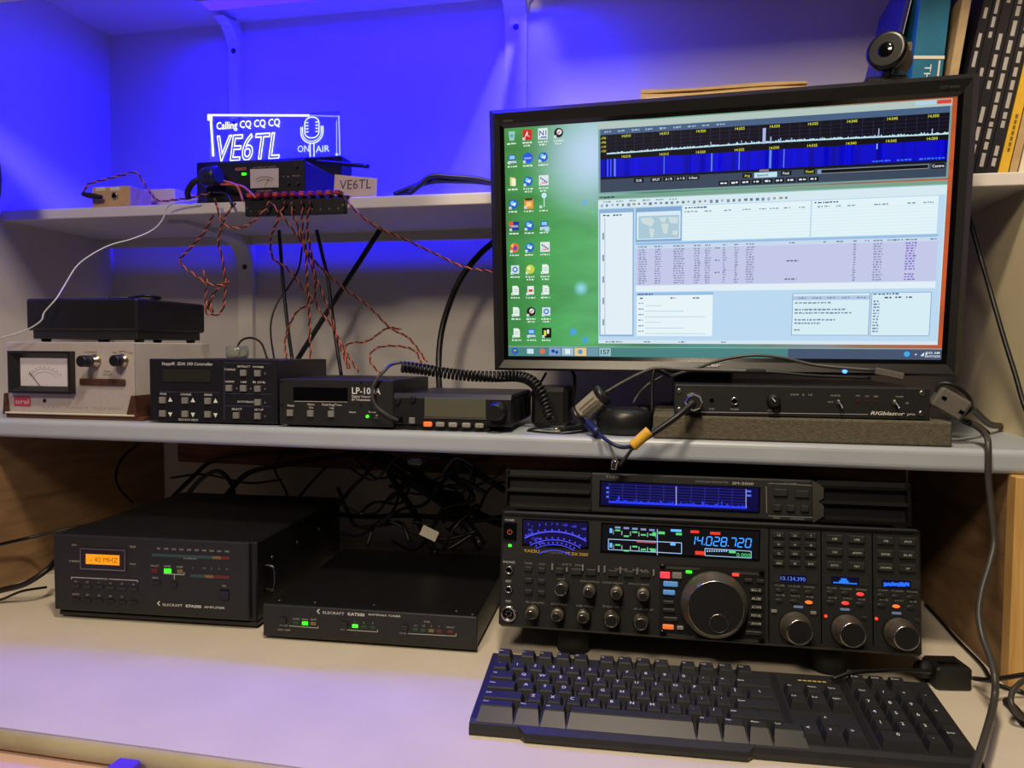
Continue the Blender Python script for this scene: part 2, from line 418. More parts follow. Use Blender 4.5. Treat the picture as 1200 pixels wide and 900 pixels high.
# wooden supports under the middle shelf
tag(MB('panel_wood').bx(-1.0, -.98, YM+.0, YW-.002, ZD, ZMB, .001).build('wood_support'), 'brown wood support board under the shelf left of the amplifier', 'board')
tag(MB('panel_wood').bx(-1.0, -.98, .62, YM-.002, ZD, ZMB-.0, .001).build('wood_support'), 'brown wood board at the far left end of the desk, nearest the viewer', 'board')
rp = thing('wood_post', 'wood panel with pale pine front edge under shelf right of radio', 'post', (.375, .95, ZD))
child(MB('panel_wood').bx(.362, .390, YM+.010, YW-.03, ZD, ZMB, .001), 'side_board', rp)
child(MB('pine').bx(.361, .391, YM-.012, YM+.010, ZD, ZMB, .0015), 'front_edge', rp)
kx = onY(1189, 650, YM-.012); child(MB('dark_wood').lathe([(.003, 0), (.003, .0006)], (.378, YM-.012, kx.z), (0, -1, 0), 10), 'knot', rp)

# ================================================================== MONITOR
MX, MY, MZ = .0455, .9896, CZ-.010
me_ = thing('monitor', 'black widescreen computer monitor showing a green desktop with radio programs', 'monitor', (MX, MY, MZ), (R_(5.6), 0, R_(-2.6)))
mw = Matrix.Translation((MX, MY, MZ)) @ Euler((R_(5.6), 0, R_(-2.6))).to_matrix().to_4x4()
minv = mw.inverted(); mle = minv @ EYE; mr3 = minv.to_3x3()
def mfp(px, py, y=0.):
    d = mr3 @ ray(px, py); t = (y-mle.y)/d.y; p = mle+d*t; return p.x, p.z
SW, SH = .531, .299
ox0, ox1, oz0, oz1 = -.285, .286, -.0195, .3225
f = MB('black_gloss')
# inner glossy ring, sloping up to the outer frame
def ring(mb, a, b):
    (ax0, ax1, az0, az1, ay), (bx0, bx1, bz0, bz1, by) = a, b
    A = [(ax0, ay, az0), (ax1, ay, az0), (ax1, ay, az1), (ax0, ay, az1)]; B = [(bx0, by, bz0), (bx1, by, bz0), (bx1, by, bz1), (bx0, by, bz1)]
    for k in range(4): mb.quad(A[k], A[(k+1) % 4], B[(k+1) % 4], B[k])
sx0, sx1, sz0, sz1 = -SW/2, SW/2, 0, SH
ring(f, (sx0, sx1, sz0, sz1, 0), (sx0-.005, sx1+.005, sz0-.005, sz1+.005, -.004))
f.build('inner_bezel', me_)
f = MB('bezel_grey')
ring(f, (sx0-.005, sx1+.005, sz0-.005, sz1+.005, -.004), (ox0+.008, ox1-.008, oz0+.004, oz1-.006, -.009))
ring(f, (ox0+.008, ox1-.008, oz0+.004, oz1-.006, -.009), (ox0, ox1, oz0, oz1, -.001))
ring(f, (ox0, ox1, oz0, oz1, -.001), (ox0, ox1, oz0, oz1, .022))
f.build('outer_frame', me_)
f = MB('black_plastic'); ring(f, (ox0, ox1, oz0, oz1, .022), (ox0+.05, ox1-.05, oz0+.05, oz1-.05, .05))
f.rect(ox0+.05, oz0+.05, ox1-.05, oz1-.05, .05); f.build('back_cover', me_)
# neck and foot go straight down to the shelf
ib = mw.to_3x3().inverted()
def wl(p): q = minv @ Vector(p); return tuple(q)
nk = MB('black_plastic'); nk.bx(MX-.045, MX+.045, 1.20, 1.225, ZM+.012, CZ+.17, .004); nk.v = [wl(p) for p in nk.v]; nk.build('neck', me_)
nk = MB('black_plastic'); nk.bx(MX-.11, MX+.11, 1.185, 1.285, ZM+.001, ZM+.013, .004); nk.v = [wl(p) for p in nk.v]; nk.build('foot', me_)
nk = MB('black_plastic'); nk.bx(MX-.03, MX+.03, 1.03, 1.205, CZ+.11, CZ+.16, .004); nk.v = [wl(p) for p in nk.v]; nk.build('arm', me_)
lg = MB('ink', lin((235, 235, 238))); x, z = mfp(833, 427.5, -.0095); lg.text('acer', (x, -.0098, z), .0045, .024, bold=.02, shear=.15); lg.build('maker_logo', me_); lg = MB('ink')
lg.col = lin((70, 68, 66)); x, z = mfp(595, 141.5, -.0095); lg.text('H243H', (x, -.0098, z), .003); lg.build('bezel_print', me_); lg = MB('ink', lin((70, 68, 66))); x, z = mfp(1113, 101.5, -.0095); lg.text('LCD 4.0ms', (x, -.0098, z), .003)
lg.build('bezel_print', me_)
x, z = mfp(990, 435, -.009); MB('blue_led').lathe([(.0028, 0), (.0028, .001), (.0015, .002)], (x, -.0085, z), (0, -1, 0), 12).build('power_light', me_)

# ---- wallpaper (procedural shader) as the lit panel
wm = D.materials.new('wallpaper_glow'); wm.use_nodes = True; nt = wm.node_tree; b = nt.nodes['Principled BSDF']
tc = nt.nodes.new('ShaderNodeTexCoord'); sx = nt.nodes.new('ShaderNodeSeparateXYZ'); nt.links.new(tc.outputs['Object'], sx.inputs[0])
gr = nt.nodes.new('ShaderNodeValToRGB'); mr = nt.nodes.new('ShaderNodeMapRange'); mr.inputs['From Min'].default_value = sx0; mr.inputs['From Max'].default_value = sx1
nt.links.new(sx.outputs['X'], mr.inputs['Value']); nt.links.new(mr.outputs['Result'], gr.inputs['Fac'])
cr = gr.color_ramp
for p, c in sorted(((0, (62, 138, 70)), (.10, (72, 160, 84)), (.22, (92, 176, 110)), (.34, (70, 146, 110)), (.6, (110, 150, 130)), (.85, (150, 110, 90)), (1, (190, 84, 40))), key=lambda q: q[0] not in (0, 1)):
    e_ = cr.elements.new(p) if p not in (0, 1) else cr.elements[int(p)]
    e_.color = lin(c)+(1,)
nz = nt.nodes.new('ShaderNodeTexNoise'); nz.inputs['Scale'].default_value = 9; nz.inputs['Detail'].default_value = 6; nz.inputs['Distortion'].default_value = 1
mp = nt.nodes.new('ShaderNodeMapping'); mp.inputs['Rotation'].default_value = (0, R_(35), 0); mp.inputs['Scale'].default_value = (1, 1, 2.6)
nt.links.new(tc.outputs['Object'], mp.inputs['Vector']); nt.links.new(mp.outputs['Vector'], nz.inputs['Vector'])
mx = nt.nodes.new('ShaderNodeMix'); mx.data_type = 'RGBA'; mx.blend_type = 'MULTIPLY'; mx.inputs['Factor'].default_value = 1
n2 = nt.nodes.new('ShaderNodeMapRange'); n2.inputs['From Min'].default_value = .3; n2.inputs['From Max'].default_value = .7; n2.inputs['To Min'].default_value = .72; n2.inputs['To Max'].default_value = 1.12
nt.links.new(nz.outputs['Fac'], n2.inputs['Value']); nt.links.new(gr.outputs['Color'], mx.inputs['A']); nt.links.new(n2.outputs['Result'], mx.inputs['B'])
# two soft star clouds
prev = mx.outputs['Result']
for (cx, cz, rad, cc, st) in ((-.150, .258, .095, (190, 215, 245), .95), (-.165, .09, .012, (150, 225, 250), .8), (-.176, .033, .007, (60, 160, 255), .9), (-.16, .022, .006, (60, 150, 255), .9), (-.21, .168, .006, (190, 240, 250), .9), (0, .0, .09, (60, 150, 160), .5), (.12, -.005, .06, (120, 150, 190), .5), (-.16, .2, .005, (90, 170, 255), .8)):
    vd = nt.nodes.new('ShaderNodeVectorMath'); vd.operation = 'DISTANCE'; vd.inputs[1].default_value = (cx, 0, cz); nt.links.new(tc.outputs['Object'], vd.inputs[0])
    m2 = nt.nodes.new('ShaderNodeMapRange'); m2.interpolation_type = 'SMOOTHSTEP'; m2.inputs['From Min'].default_value = rad; m2.inputs['From Max'].default_value = 0; m2.inputs['To Min'].default_value = 0; m2.inputs['To Max'].default_value = st
    nt.links.new(vd.outputs['Value'], m2.inputs['Value'])
    m3 = nt.nodes.new('ShaderNodeMix'); m3.data_type = 'RGBA'; m3.inputs['B'].default_value = lin(cc)+(1,); nt.links.new(m2.outputs['Result'], m3.inputs['Factor']); nt.links.new(prev, m3.inputs['A']); prev = m3.outputs['Result']
nt.links.new(prev, b.inputs['Emission Color']); b.inputs['Emission Strength'].default_value = 1.0; b.inputs['Base Color'].default_value = (.01, .01, .01, 1); b.inputs['Roughness'].default_value = .3
M['wallpaper_glow'] = wm
screen = MB('wallpaper_glow').rect(sx0, 0, sx1, SH, 0).build('screen', me_, False)
# ---- screen drawing in 1920 x 1080 units
KX, KZ = SW/1920, SH/1080
class Scr:
    def __init__(s, lay=0): s.mb = MB('glow'); s.y = -.0002-.0002*lay
    def c(s, *rgb): s.mb.col = lin(rgb); return s
    def r(s, x0, y0, x1, y1, dy=0): s.mb.rect(sx0+x0*KX, SH-y1*KZ, sx0+x1*KX, SH-y0*KZ, s.y-dy*.0001); return s
    def fr(s, x0, y0, x1, y1, t=2, dy=1):
        s.r(x0, y0, x1, y0+t, dy); s.r(x0, y1-t, x1, y1, dy); s.r(x0, y0, x0+t, y1, dy); s.r(x1-t, y0, x1, y1, dy); return s
    def t(s, st, x, y, h, w=None, al='C', dy=2): s.mb.text(st, (sx0+x*KX, s.y-dy*.0001, SH-y*KZ), h*KZ, w*KX if w else None, al, bold=.01); return s
    def smear(s, x0, x1, y, h, dy=2):
        x = x0
        while x < x1-2:
            n = min(random.uniform(5, 16), x1-x); s.r(x, y-h/2*random.uniform(.6, 1), x+n, y+h/2*random.uniform(.6, 1), dy); x += n+random.uniform(2.5, 6)
        return s
    def poly(s, pts, dy=1): s.mb.add([(sx0+x*KX, s.y-dy*.0001, SH-y*KZ) for x, y in pts], [tuple(range(len(pts)))], False); return s
    def disc(s, x, y, r, dy=1, ry=None): return s.poly([(x+r*math.cos(k*.5236), y+(ry or r)*math.sin(k*.5236)) for k in range(12)], dy)
    def done(s, name): return s.mb.build(name, screen, False)
# spectrum window
W = Scr(0)
W.c(120, 160, 160).r(447, 5, 1902, 322).c(176, 196, 190).r(447, 5, 1902, 34, 1).c(70, 96, 132).r(456, 34, 1895, 60, 1)
W.c(6, 6, 22).r(456, 60, 1895, 152, 1).c(8, 8, 12).r(456, 152, 1895, 168, 1).c(2, 2, 200).r(456, 168, 1895, 248, 1).c(10, 12, 20).r(456, 248, 1895, 258, 1).c(58, 72, 92).r(456, 258, 1895, 316, 1)
for k in range(34): W.c(44, 44, 84).r(486+k*41.5, 62, 487.6+k*41.5, 150, 2)
for k in range(5): W.c(36, 36, 76).r(486, 76+k*16, 1894, 77.5+k*16, 2)
for x, s in ((575, '14.010'), (745, '14.015'), (905, '14.020'), (1070, '14.025'), (1215, '14.030'), (1370, '14.035'), (1525, '14.040'), (1680, '14.045'), (1835, '14.050')):
    W.c(220, 220, 60).t(s, x, 70, 11, 40, dy=3).t(s, x, 160, 11, 40, dy=3)
for k, s in enumerate(('-70', '-90', '-110', '-130')): W.c(220, 220, 60).t(s, 470, 74+k*19, 10, 24, dy=3)
px = 486; base = 141
while px < 1893:
    sl = base+4*math.sin(px*.004); hh = abs(random.gauss(0, 3))+2.5
    W.c(190, 230, 240).r(px, sl-hh, px+4.2, sl+2, 3); px += 4
for x, h, wd in ((1172, 66, 13), (948, 22, 3), (1078, 20, 3), (1200, 28, 5), (1240, 20, 5), (1285, 18, 4), (1630, 34, 4), (1833, 20, 4), (790, 8, 3)):
    W.c(170, 180, 230).r(x-wd/2, base-h, x+wd/2, base, 4)
for k in range(70):
    x = random.uniform(458, 1890); W.c(0, 0, random.randint(150, 235)).r(x, 168, min(1894, x+random.uniform(3, 30)), 248, 2)
for x, wd in ((490, 3), (505, 3), (523, 9), (745, 3), (953, 6), (1070, 4), (1200, 10), (1256, 4)):
    W.c(90, 130, 235).r(x-wd/2, 168, x+wd/2, 246, 3)
W.c(160, 200, 255).r(1624, 168, 1628, 190, 3).c(60, 110, 230).smear(1610, 1680, 240, 8, 3).smear(1705, 1760, 240, 8, 3).smear(1790, 1890, 240, 8, 3)
for k in range(9): W.c(160, 176, 200).smear(475+k*62, 510+k*62, 47, 9, 3)
for x0, x1, y, s in ((610, 655, 270, 'SUB'), (685, 735, 270, 'SPLIT'), (742, 790, 270, 'A / B'), (796, 842, 270, 'A > B'), (848, 900, 270, '0 Beat'), (1245, 1290, 270, 'Peak'), (1340, 1385, 268, 'Fixed'), (1085, 1125, 272, 'Avg')):
    W.c(16, 20, 30).r(x0, y-10, x1, y+10, 2).c(*((220, 220, 70) if s in ('Avg', 'Fixed') else (225, 230, 235))).t(s, (x0+x1)/2, y, 10, None, dy=3)
W.c(190, 225, 240).r(1135, 262, 1230, 284, 2).c(30, 30, 60).t('Spectral', 1170, 273, 10, dy=3).c(200, 170, 170).t('49000', 1175, 254, 9, 40, dy=3)
for k in range(9):
    W.c(16, 20, 30).r(985+k*47, 290, 1025+k*47, 310, 2).c(225, 230, 235).smear(992+k*47, 1019+k*47, 300, 9, 3)
W.c(8, 10, 16).r(1395, 262, 1828, 280, 2).c(150, 160, 170).fr(1395, 262, 1828, 280, 2, 3).c(120, 160, 200).r(1397, 264, 1410, 278, 4)
W.c(10, 14, 20).r(1838, 260, 1888, 282, 2).c(230, 235, 240).t('Centre', 1863, 271, 11, 44, dy=3)
W.c(176, 208, 226).r(1765, 8, 1840, 24, 2).c(214, 70, 60).r(1845, 8, 1898, 24, 2)
W.done('spectrum_window')
# logging window
W = Scr(0)
W.c(150, 196, 190).r(446, 330, 1902, 350).c(214, 232, 240).r(446, 350, 1902, 1016).c(186, 216, 240).r(448, 388, 1899, 1000, 1)
W.c(120, 160, 140).r(446, 331, 1902, 346, 1).c(40, 60, 60).smear(456, 520, 339, 8)
for k in range(6): W.c(140, 156, 172).smear(470+k*60, 505+k*60, 359, 8)
for k in range(34):
    x = 458+k*24.5; W.c(*random.choice(((100, 120, 150), (120, 140, 160), (90, 130, 120), (150, 150, 120), (150, 170, 190)))).r(x, 370, x+random.uniform(8, 15), 370+random.uniform(8, 14), 2)
W.c(140, 176, 214).r(450, 392, 612, 982, 2).c(226, 238, 246).r(456, 410, 606, 974, 3).c(70, 90, 120).smear(468, 500, 421, 8, 4).smear(515, 560, 421, 8, 4).c(110, 130, 160).r(476, 432, 478, 972, 4)
for k in range(5): W.c(110, 140, 170).r(466, 500+k*100, 473, 530+k*100, 4)
W.c(130, 166, 206).r(619, 392, 826, 546, 2).c(214, 234, 246).r(624, 412, 821, 536, 3).c(170, 200, 214).r(632, 430, 815, 532, 4)
for pts in (((640, 440), (690, 436), (705, 455), (690, 480), (670, 470), (650, 462)), ((680, 485), (705, 490), (700, 525), (688, 528)), ((725, 440), (760, 438), (752, 462), (735, 460)), ((735, 465), (768, 468), (762, 512), (745, 512)), ((765, 438), (812, 440), (806, 470), (775, 465)), ((785, 500), (810, 500), (806, 520), (788, 518))):
    W.c(204, 220, 222).poly(pts, 5)
for x0, x1 in ((829, 1372), (1378, 1872)):
    W.c(226, 243, 248).r(x0, 392, x1, 546, 2).c(60, 90, 120).smear(x0+10, x0+110, 401, 7, 3)
    for k in range(9): W.c(206, 230, 240).r(x0, 426+k*13.5, x1, 427.5+k*13.5, 3)
for x0, x1 in ((838, 900), (925, 955), (1010, 1040), (1090, 1125), (1160, 1190), (1205, 1240), (1262, 1290), (1325, 1350), (1400, 1450), (1475, 1495), (1520, 1550), (1625, 1680), (1755, 1785), (1815, 1855)): W.c(130, 156, 176).smear(x0, x1, 418, 7, 3)
W.c(150, 190, 225).r(621, 550, 1880, 560, 2).c(200, 216, 238).r(621, 560, 1880, 774, 2).c(196, 200, 232).r(621, 578, 1880, 744, 3).c(226, 238, 246).r(621, 746, 1880, 774, 3)
cols = [(632, 672), (706, 740), (790, 842), (882, 914), (930, 958), (1008, 1026), (1058, 1078), (1108, 1145), (1550, 1566), (1630, 1670), (1755, 1800)]
for k in range(15):
    y = 583+k*10.9
    for j, (x0, x1) in enumerate(cols):
        if j == 10 and k == 11: continue
        W.c(*((140, 148, 186) if j < 10 else (128, 108, 196))).smear(x0+random.uniform(0, 4), x1-random.uniform(0, 8), y, 7.5, 4)
    if k in (0, 5, 10): W.c(104, 112, 150).smear(975, 995, y, 7, 4)
for j, (x0, x1) in enumerate(cols+[(1290, 1312), (1430, 1445), (1482, 1510), (1596, 1620), (1685, 1745), (1850, 1875)]): W.c(120, 136, 160).smear(x0, x1, 569, 7, 4)
W.c(104, 112, 150).smear(1280, 1330, 647, 8, 4).smear(1275, 1325, 727, 8, 4)
W.c(150, 190, 225).r(624, 779, 972, 792, 2).c(230, 244, 248).r(626, 792, 969, 980, 2).c(60, 90, 130).smear(632, 700, 786, 7, 3).smear(640, 660, 805, 7, 3).smear(780, 805, 805, 7, 3).smear(880, 910, 805, 7, 3)
for k in range(6): W.c(130, 150, 184).smear(634, 658, 828+k*26, 7, 3).c(150, 180, 205).r(664, 838+k*26, 740+(k % 3)*100, 840+k*26, 3)
W.c(214, 236, 244).r(1311, 790, 1628, 976, 2).c(90, 130, 180).fr(1311, 790, 1628, 976, 2, 3).c(176, 200, 228).r(1313, 802, 1626, 820, 3)
for k in range(5): W.c(120, 140, 172).smear(1335+k*60, 1370+k*60, 811, 7, 4)
for k, x1 in ((0, 1470), (2, 1530), (3, 1555), (5, 1490), (6, 1430), (8, 1345)): W.c(120, 140, 165).smear(1322, x1, 832+k*15, 8, 4)
W.c(214, 236, 244).r(1634, 790, 1868, 978, 2).c(90, 130, 180).fr(1634, 790, 1868, 978, 2, 3).c(70, 90, 130).smear(1640, 1740, 797, 7, 4)
for k, s in enumerate(('SSB', 'CW', 'RTTY')): W.c(70, 90, 120).smear(1685+k*42, 1712+k*42, 812, 8, 4)
for k in range(11): W.c(116, 136, 168).smear(1642, 1666, 828+k*13, 8, 4)
W.c(214, 228, 238).r(446, 1001, 1902, 1016, 2).c(80, 100, 120).smear(480, 560, 1008, 6, 3).smear(660, 690, 1008, 6, 3).smear(820, 850, 1008, 6, 3).smear(1010, 1030, 1008, 6, 3)
W.done('logging_window')
# taskbar
W = Scr(0)
W.c(74, 130, 130).r(0, 1034, 1920, 1080).c(150, 176, 176).r(0, 1032, 1920, 1035, 1).c(70, 84, 110).r(1300, 1036, 1920, 1080, 1)
W.c(30, 90, 190).disc(34, 1056, 17, 2).c(230, 200, 80).r(28, 1049, 34, 1055, 3).c(120, 210, 90).r(36, 1049, 42, 1055, 3).c(220, 90, 60).r(28, 1058, 34, 1063, 3)
W.c(200, 226, 236).r(95, 1044, 128, 1068, 2).c(220, 110, 80).disc(172, 1056, 14, 2).c(130, 160, 200).r(205, 1038, 262, 1076, 2).c(30, 70, 160).disc(225, 1054, 9, 3).disc(243, 1060, 8, 3)
W.c(160, 190, 210).r(268, 1038, 325, 1076, 2).c(226, 236, 240).r(285, 1044, 308, 1068, 3).c(230, 200, 140).r(330, 1038, 388, 1076, 2).c(90, 150, 200).disc(358, 1057, 12, 3).c(110, 150, 170).r(392, 1038, 445, 1076, 2).c(150, 190, 200).r(450, 1038, 505, 1076, 2).c(24, 60, 60).t('157', 478, 1057, 22, dy=3)
W.c(60, 170, 240).disc(1785, 1056, 12, 2).c(225, 235, 240).poly([(1815, 1060), (1825, 1060), (1820, 1053)], 2).poly([(1838, 1064), (1852, 1064), (1852, 1048)], 2).r(1858, 1052, 1864, 1060, 2).t('8:05 AM', 1885, 1050, 9, 54).t('26/07/2020', 1885, 1065, 9, 60)
W.done('taskbar')
# desktop icons
rows = [36, 141, 247, 351, 453, 556, 660, 760, 863, 966]
ic = {(0, 0): 'bin', (1, 0): 'pdf', (2, 0): 'nm', (3, 0): 'ball', (0, 1): 'pc', (1, 1): 'zoom', (2, 1): 'globe', (0, 2): 'folder', (1, 2): 'globe', (2, 2): 'chart', (0, 3): 'globe', (1, 3): 'book', (2, 3): 'star', (0, 4): 'red', (1, 4): 'globe', (2, 4): 'pc', (0, 5): 'fox', (1, 5): 'globe', (2, 5): 'chart', (0, 6): 'gear', (1, 6): 'lime', (2, 6): 'doc', (0, 7): 'doc', (1, 7): 'pdf2', (2, 7): 'doc', (0, 8): 'doc', (1, 8): 'ball', (2, 8): 'gear', (0, 9): 'doc', (1, 9): 'pc', (2, 9): 'black'}
for (cx, ry), k in ic.items():
    W = Scr(0); x, y = 37+cx*75+ry*.8, rows[ry]; r = 22
    if k == 'bin': W.c(150, 200, 190).poly([(x-16, y-20), (x+16, y-20), (x+11, y+22), (x-11, y+22)]).c(90, 160, 190).disc(x, y, 8, 2)
    elif k == 'pdf': W.c(200, 40, 36).r(x-22, y-24, x+22, y+24, 1).c(240, 230, 225).poly([(x-14, y+14), (x, y-18), (x+4, y-4)], 2).poly([(x-2, y), (x+18, y+10), (x+2, y+6)], 2)
    elif k == 'pdf2': W.c(230, 235, 230).r(x-16, y-20, x+16, y+20, 1).c(200, 60, 50).r(x-10, y-4, x+10, y+8, 2)
    elif k == 'nm': W.c(225, 232, 240).r(x-23, y-25, x+23, y+25, 1).c(30, 50, 130).t('N1', x, y-4, 22, 34).c(120, 130, 170).r(x-18, y+12, x+18, y+20, 2)
    elif k == 'ball': W.c(24, 26, 34).disc(x, y, r).c(230, 230, 228).disc(x+3, y-3, 12, 2).c(200, 70, 50).poly([(x-12, y+8), (x+10, y-12), (x+4, y+2)], 3)
    elif k == 'pc': W.c(40, 80, 190).r(x-18, y-18, x+16, y+6, 1).c(140, 200, 240).r(x-14, y-14, x+12, y+2, 2).c(190, 205, 225).poly([(x-18, y+10), (x+16, y+10), (x+22, y+20), (x-12, y+20)])
    elif k == 'zoom': W.c(30, 90, 226).disc(x, y, 25).c(230, 238, 250).t('zoom', x, y, 10, 34)
    elif k == 'globe': W.c(30, 100, 200).disc(x, y, r).c(120, 200, 240).disc(x-5, y-5, 10, 2).c(230, 240, 250).poly([(x-12, y+2), (x+14, y-8), (x+8, y+10)], 3)
    elif k == 'folder': W.c(226, 214, 130).poly([(x-14, y-22), (x+10, y-18), (x+10, y+22), (x-14, y+18)]).c(245, 242, 215).r(x-4, y-14, x+14, y+18, 2)
    elif k == 'chart':
        W.c(225, 230, 235).r(x-23, y-23, x+23, y+23, 1).c(70, 90, 150)
        for q in range(4): W.r(x-16+q*9, y-14+q*6, x-10+q*9, y-4+q*6, 2)
        W.c(200, 80, 80).r(x-16, y+10, x+16, y+14, 2)
    elif k == 'book': W.c(226, 150, 60).r(x-22, y-20, x+22, y+24, 1).c(60, 50, 40).r(x-18, y-24, x+18, y-14, 2).c(250, 210, 120).r(x-12, y-6, x+12, y+14, 2)
    elif k == 'star': W.c(220, 245, 250).disc(x, y-34, 12, 2).r(x-1.5, y-30, x+2, y+20, 1).c(150, 220, 250).disc(x, y-34, 6, 3)
    elif k == 'red': W.c(30, 50, 160).r(x-24, y-20, x+24, y+20, 1).c(226, 90, 50).r(x-24, y-20, x-4, y+4, 2).c(230, 235, 250).t('HDSDR', x+2, y+2, 10, 38)
    elif k == 'fox': W.c(230, 110, 40).disc(x, y, r).c(120, 60, 190).disc(x+2, y+2, 11, 2).c(250, 190, 60).poly([(x-20, y-10), (x-4, y-22), (x-6, y+2)], 3)
    elif k == 'gear': W.c(210, 225, 235).r(x-20, y-20, x+20, y+20, 1).c(60, 130, 200).disc(x, y, 14, 2).c(220, 235, 240).disc(x, y, 7, 3)
    elif k == 'lime': W.c(196, 210, 70).disc(x, y, r).c(232, 236, 170).disc(x-5, y-5, 9, 2)
    elif k == 'doc': W.c(228, 240, 232).poly([(x-16, y-22), (x+8, y-22), (x+16, y-12), (x+16, y+22), (x-16, y+22)]).c(150, 190, 170).r(x-9, y-6, x+9, y-3, 2).r(x-9, y+4, x+9, y+7, 2)
    else: W.c(14, 16, 18).r(x-23, y-24, x+23, y+24, 1).c(220, 220, 60).r(x-14, y-12, x-2, y+14, 2).c(235, 240, 235).r(x+2, y-16, x+12, y+4, 2)
    if k not in ('bin', 'folder'): W.c(236, 242, 245).r(x-22, y+12, x-10, y+24, 3).c(40, 80, 170).poly([(x-20, y+22), (x-12, y+14), (x-12, y+20)], 4)
    W.c(222, 236, 222).smear(x-24, x+22, y+36, 8, 2)
    if ry in (0, 2, 6, 8) and cx: W.smear(x-18, x+16, y+49, 8, 2)
    W.done('desktop_icon')

# ------------------------------------------------------------------ webcam on the monitor
wc = onY(1041, 62, .955)
cam_t = thing('webcam', 'round black webcam clipped to the top of the monitor', 'webcam', (wc.x, wc.y, wc.z))
dirv = (EYE-wc); dirv.z = 0; dirv.normalize(); dirv = (dirv+Vector((-.30, 0, .06))).normalized()
kk = .955/FPX*.98
c = MB('black_plastic'); c.lathe([(.016, -.035), (.0195, -.03), (.0205, -.01), (.0212, .004), (.0212, .008)], (0, 0, 0), dirv, 28); c.build('barrel', cam_t)
c = MB('dark_metal'); c.lathe([(.0216, .002), (.0222, .008), (.0206, .0105), (.0176, .0108)], (0, 0, 0), dirv, 28); c.build('chrome_ring', cam_t)
c = MB('black_gloss'); c.lathe([(.0178, .0085), (.0150, .0095), (.0100, .0085), (.0085, .0112), (.0060, .0112), (.003, .0125)], (0, 0, 0), dirv, 24); c.build('lens', cam_t)
bz = onY(1036, 97, .962); bb = Vector((bz.x-wc.x, bz.y-wc.y, bz.z-wc.z))
c = MB('black_plastic'); c.box(bb.x+.001, bb.y+.004, bb.z, .047, .026, .0115, .003); c.box(bb.x+.001, bb.y-.006, bb.z-.002, .020, .010, .008, .002); c.tube([(0, 0, -.018), (bb.x*.5, .002, -.024), (bb.x, bb.y+.004, bb.z)], .007, 10); c.build('clip_base', cam_t)
c = MB('ink', lin((150, 150, 150))); c.text('AUSDOM', (bb.x+.001, bb.y-.0115, bb.z-.002), .0022, .014); c.build('lettering', cam_t)
c = MB('brass'); v2 = Vector((dirv.y, -dirv.x, 0)); c.box(*( -v2*.0195 + Vector((0, 0, .004))-dirv*.008), .004, .012, .010, .001); c.build('side_plate', cam_t)

# ================================================================== TRANSCEIVER AND STATION MONITOR
def lettering(mb, name, e, kind='stuff'):
    o = mb.build(name, e, False); o['kind'] = kind; return o
GREY = lin((196, 196, 190)); DIM = lin((136, 136, 134)); WHT = lin((226, 226, 222)); BLUE = lin((60, 70, 255)); CYAN = lin((110, 190, 255))
rad = Dev('transceiver', 'large black radio transceiver with big tuning dial and blue displays', 'radio', 583.5, 1081.5, .8475, 1.9, 0, 770, 7.6)
# place exactly from the fit: front bottom edge 38 mm above the desk
zb = CZ-.3269; rad.e.location.z = zb
rad.mw.translation.z = zb; rad.inv = rad.mw.inverted(); rad.le = rad.inv @ EYE; rad.r3 = rad.inv.to_3x3()
RW = rad.W; RH = .1345
b = MB('black_top'); b.bx(.004, RW-.004, .012, .27, .004, RH-.003, .003); b.build('case', rad.e)
b = MB('black_paint'); b.bx(0, RW, 0, .014, 0, RH, .003); b.build('front_panel', rad.e)
b = MB('dark_metal'); b.bx(.001, RW-.001, -.0015, .003, RH-.0055, RH-.0008, .001); b.build('top_trim', rad.e)
for x in (.085, RW-.085):
    b = MB('rubber')
    # foot: straight down to the desk from the tilted case
    x0, z0 = x, .004
    bot = rad.inv @ Vector((rad.mw @ Vector((x, .045, 0))).xy.to_3d()+Vector((0, 0, ZD+.0005)))
    top = Vector((x, .045, .004)); b.lathe([(.017, 0), (.019, (bot-top).length*.5), (.020, (bot-top).length)], top, bot-top, 20); b.build('front_foot', rad.e)
    b = MB('rubber'); b.lathe([(.012, 0), (.012, .0055)], (x, .235, .004), (0, 0, -1), 14); b.build('rear_foot', rad.e)
# displays: glass windows with lit drawing
def window(dev, name, q, m='black_gloss', dep=.0012):
    P = [dev.fp(*p) for p in q]; mb = MB(m); mb.prism([(a, c) for a, c in P], (0, -dep, 0), (1, 0, 0), (0, 0, 1), (0, 1, 0), dep+.0005); return mb.build(name, dev.e)
YD = -.0016
# s-meter
w1 = window(rad, 'meter_window', [(612, 607.5), (690, 611), (690, 643), (612, 639)])
g = MB('glow'); g.col = lin((12, 8, 60)); rad.pquad(g, [(613.5, 609), (688.5, 612.5), (688.5, 641), (613.5, 637)], -.0014)
g.col = lin((84, 84, 255))
cx, cz = rad.fp(650, 668); k = rad.sc(650, 640)
for r, a0, a1, t in ((46, 52, 128, 1.6), (36, 50, 130, 1.0), (30, 54, 126, .8), (23, 52, 128, .9)):
    pr = None
    for q in range(15):
        a = R_(a0+(a1-a0)*q/14); p = (cx+1.25*r*k*math.cos(a), cz+r*k*.92*math.sin(a)+.0012); p2 = (cx+1.25*(r+t)*k*math.cos(a), cz+(r+t)*k*.92*math.sin(a)+.0012)
        if pr: g.quad((pr[0][0], YD, pr[0][1]), (p[0], YD, p[1]), (p2[0], YD, p2[1]), (pr[1][0], YD, pr[1][1]))
        pr = (p, p2)
    for q in range(10):
        a = R_(a0+(a1-a0)*(q+.5)/10); rr_ = (r+3.4)*k
        if r > 28: g.rect(cx+1.25*rr_*math.cos(a)-.0009, cz+rr_*.92*math.sin(a), cx+1.25*rr_*math.cos(a)+.0008, cz+rr_*.92*math.sin(a)+.0016, YD)
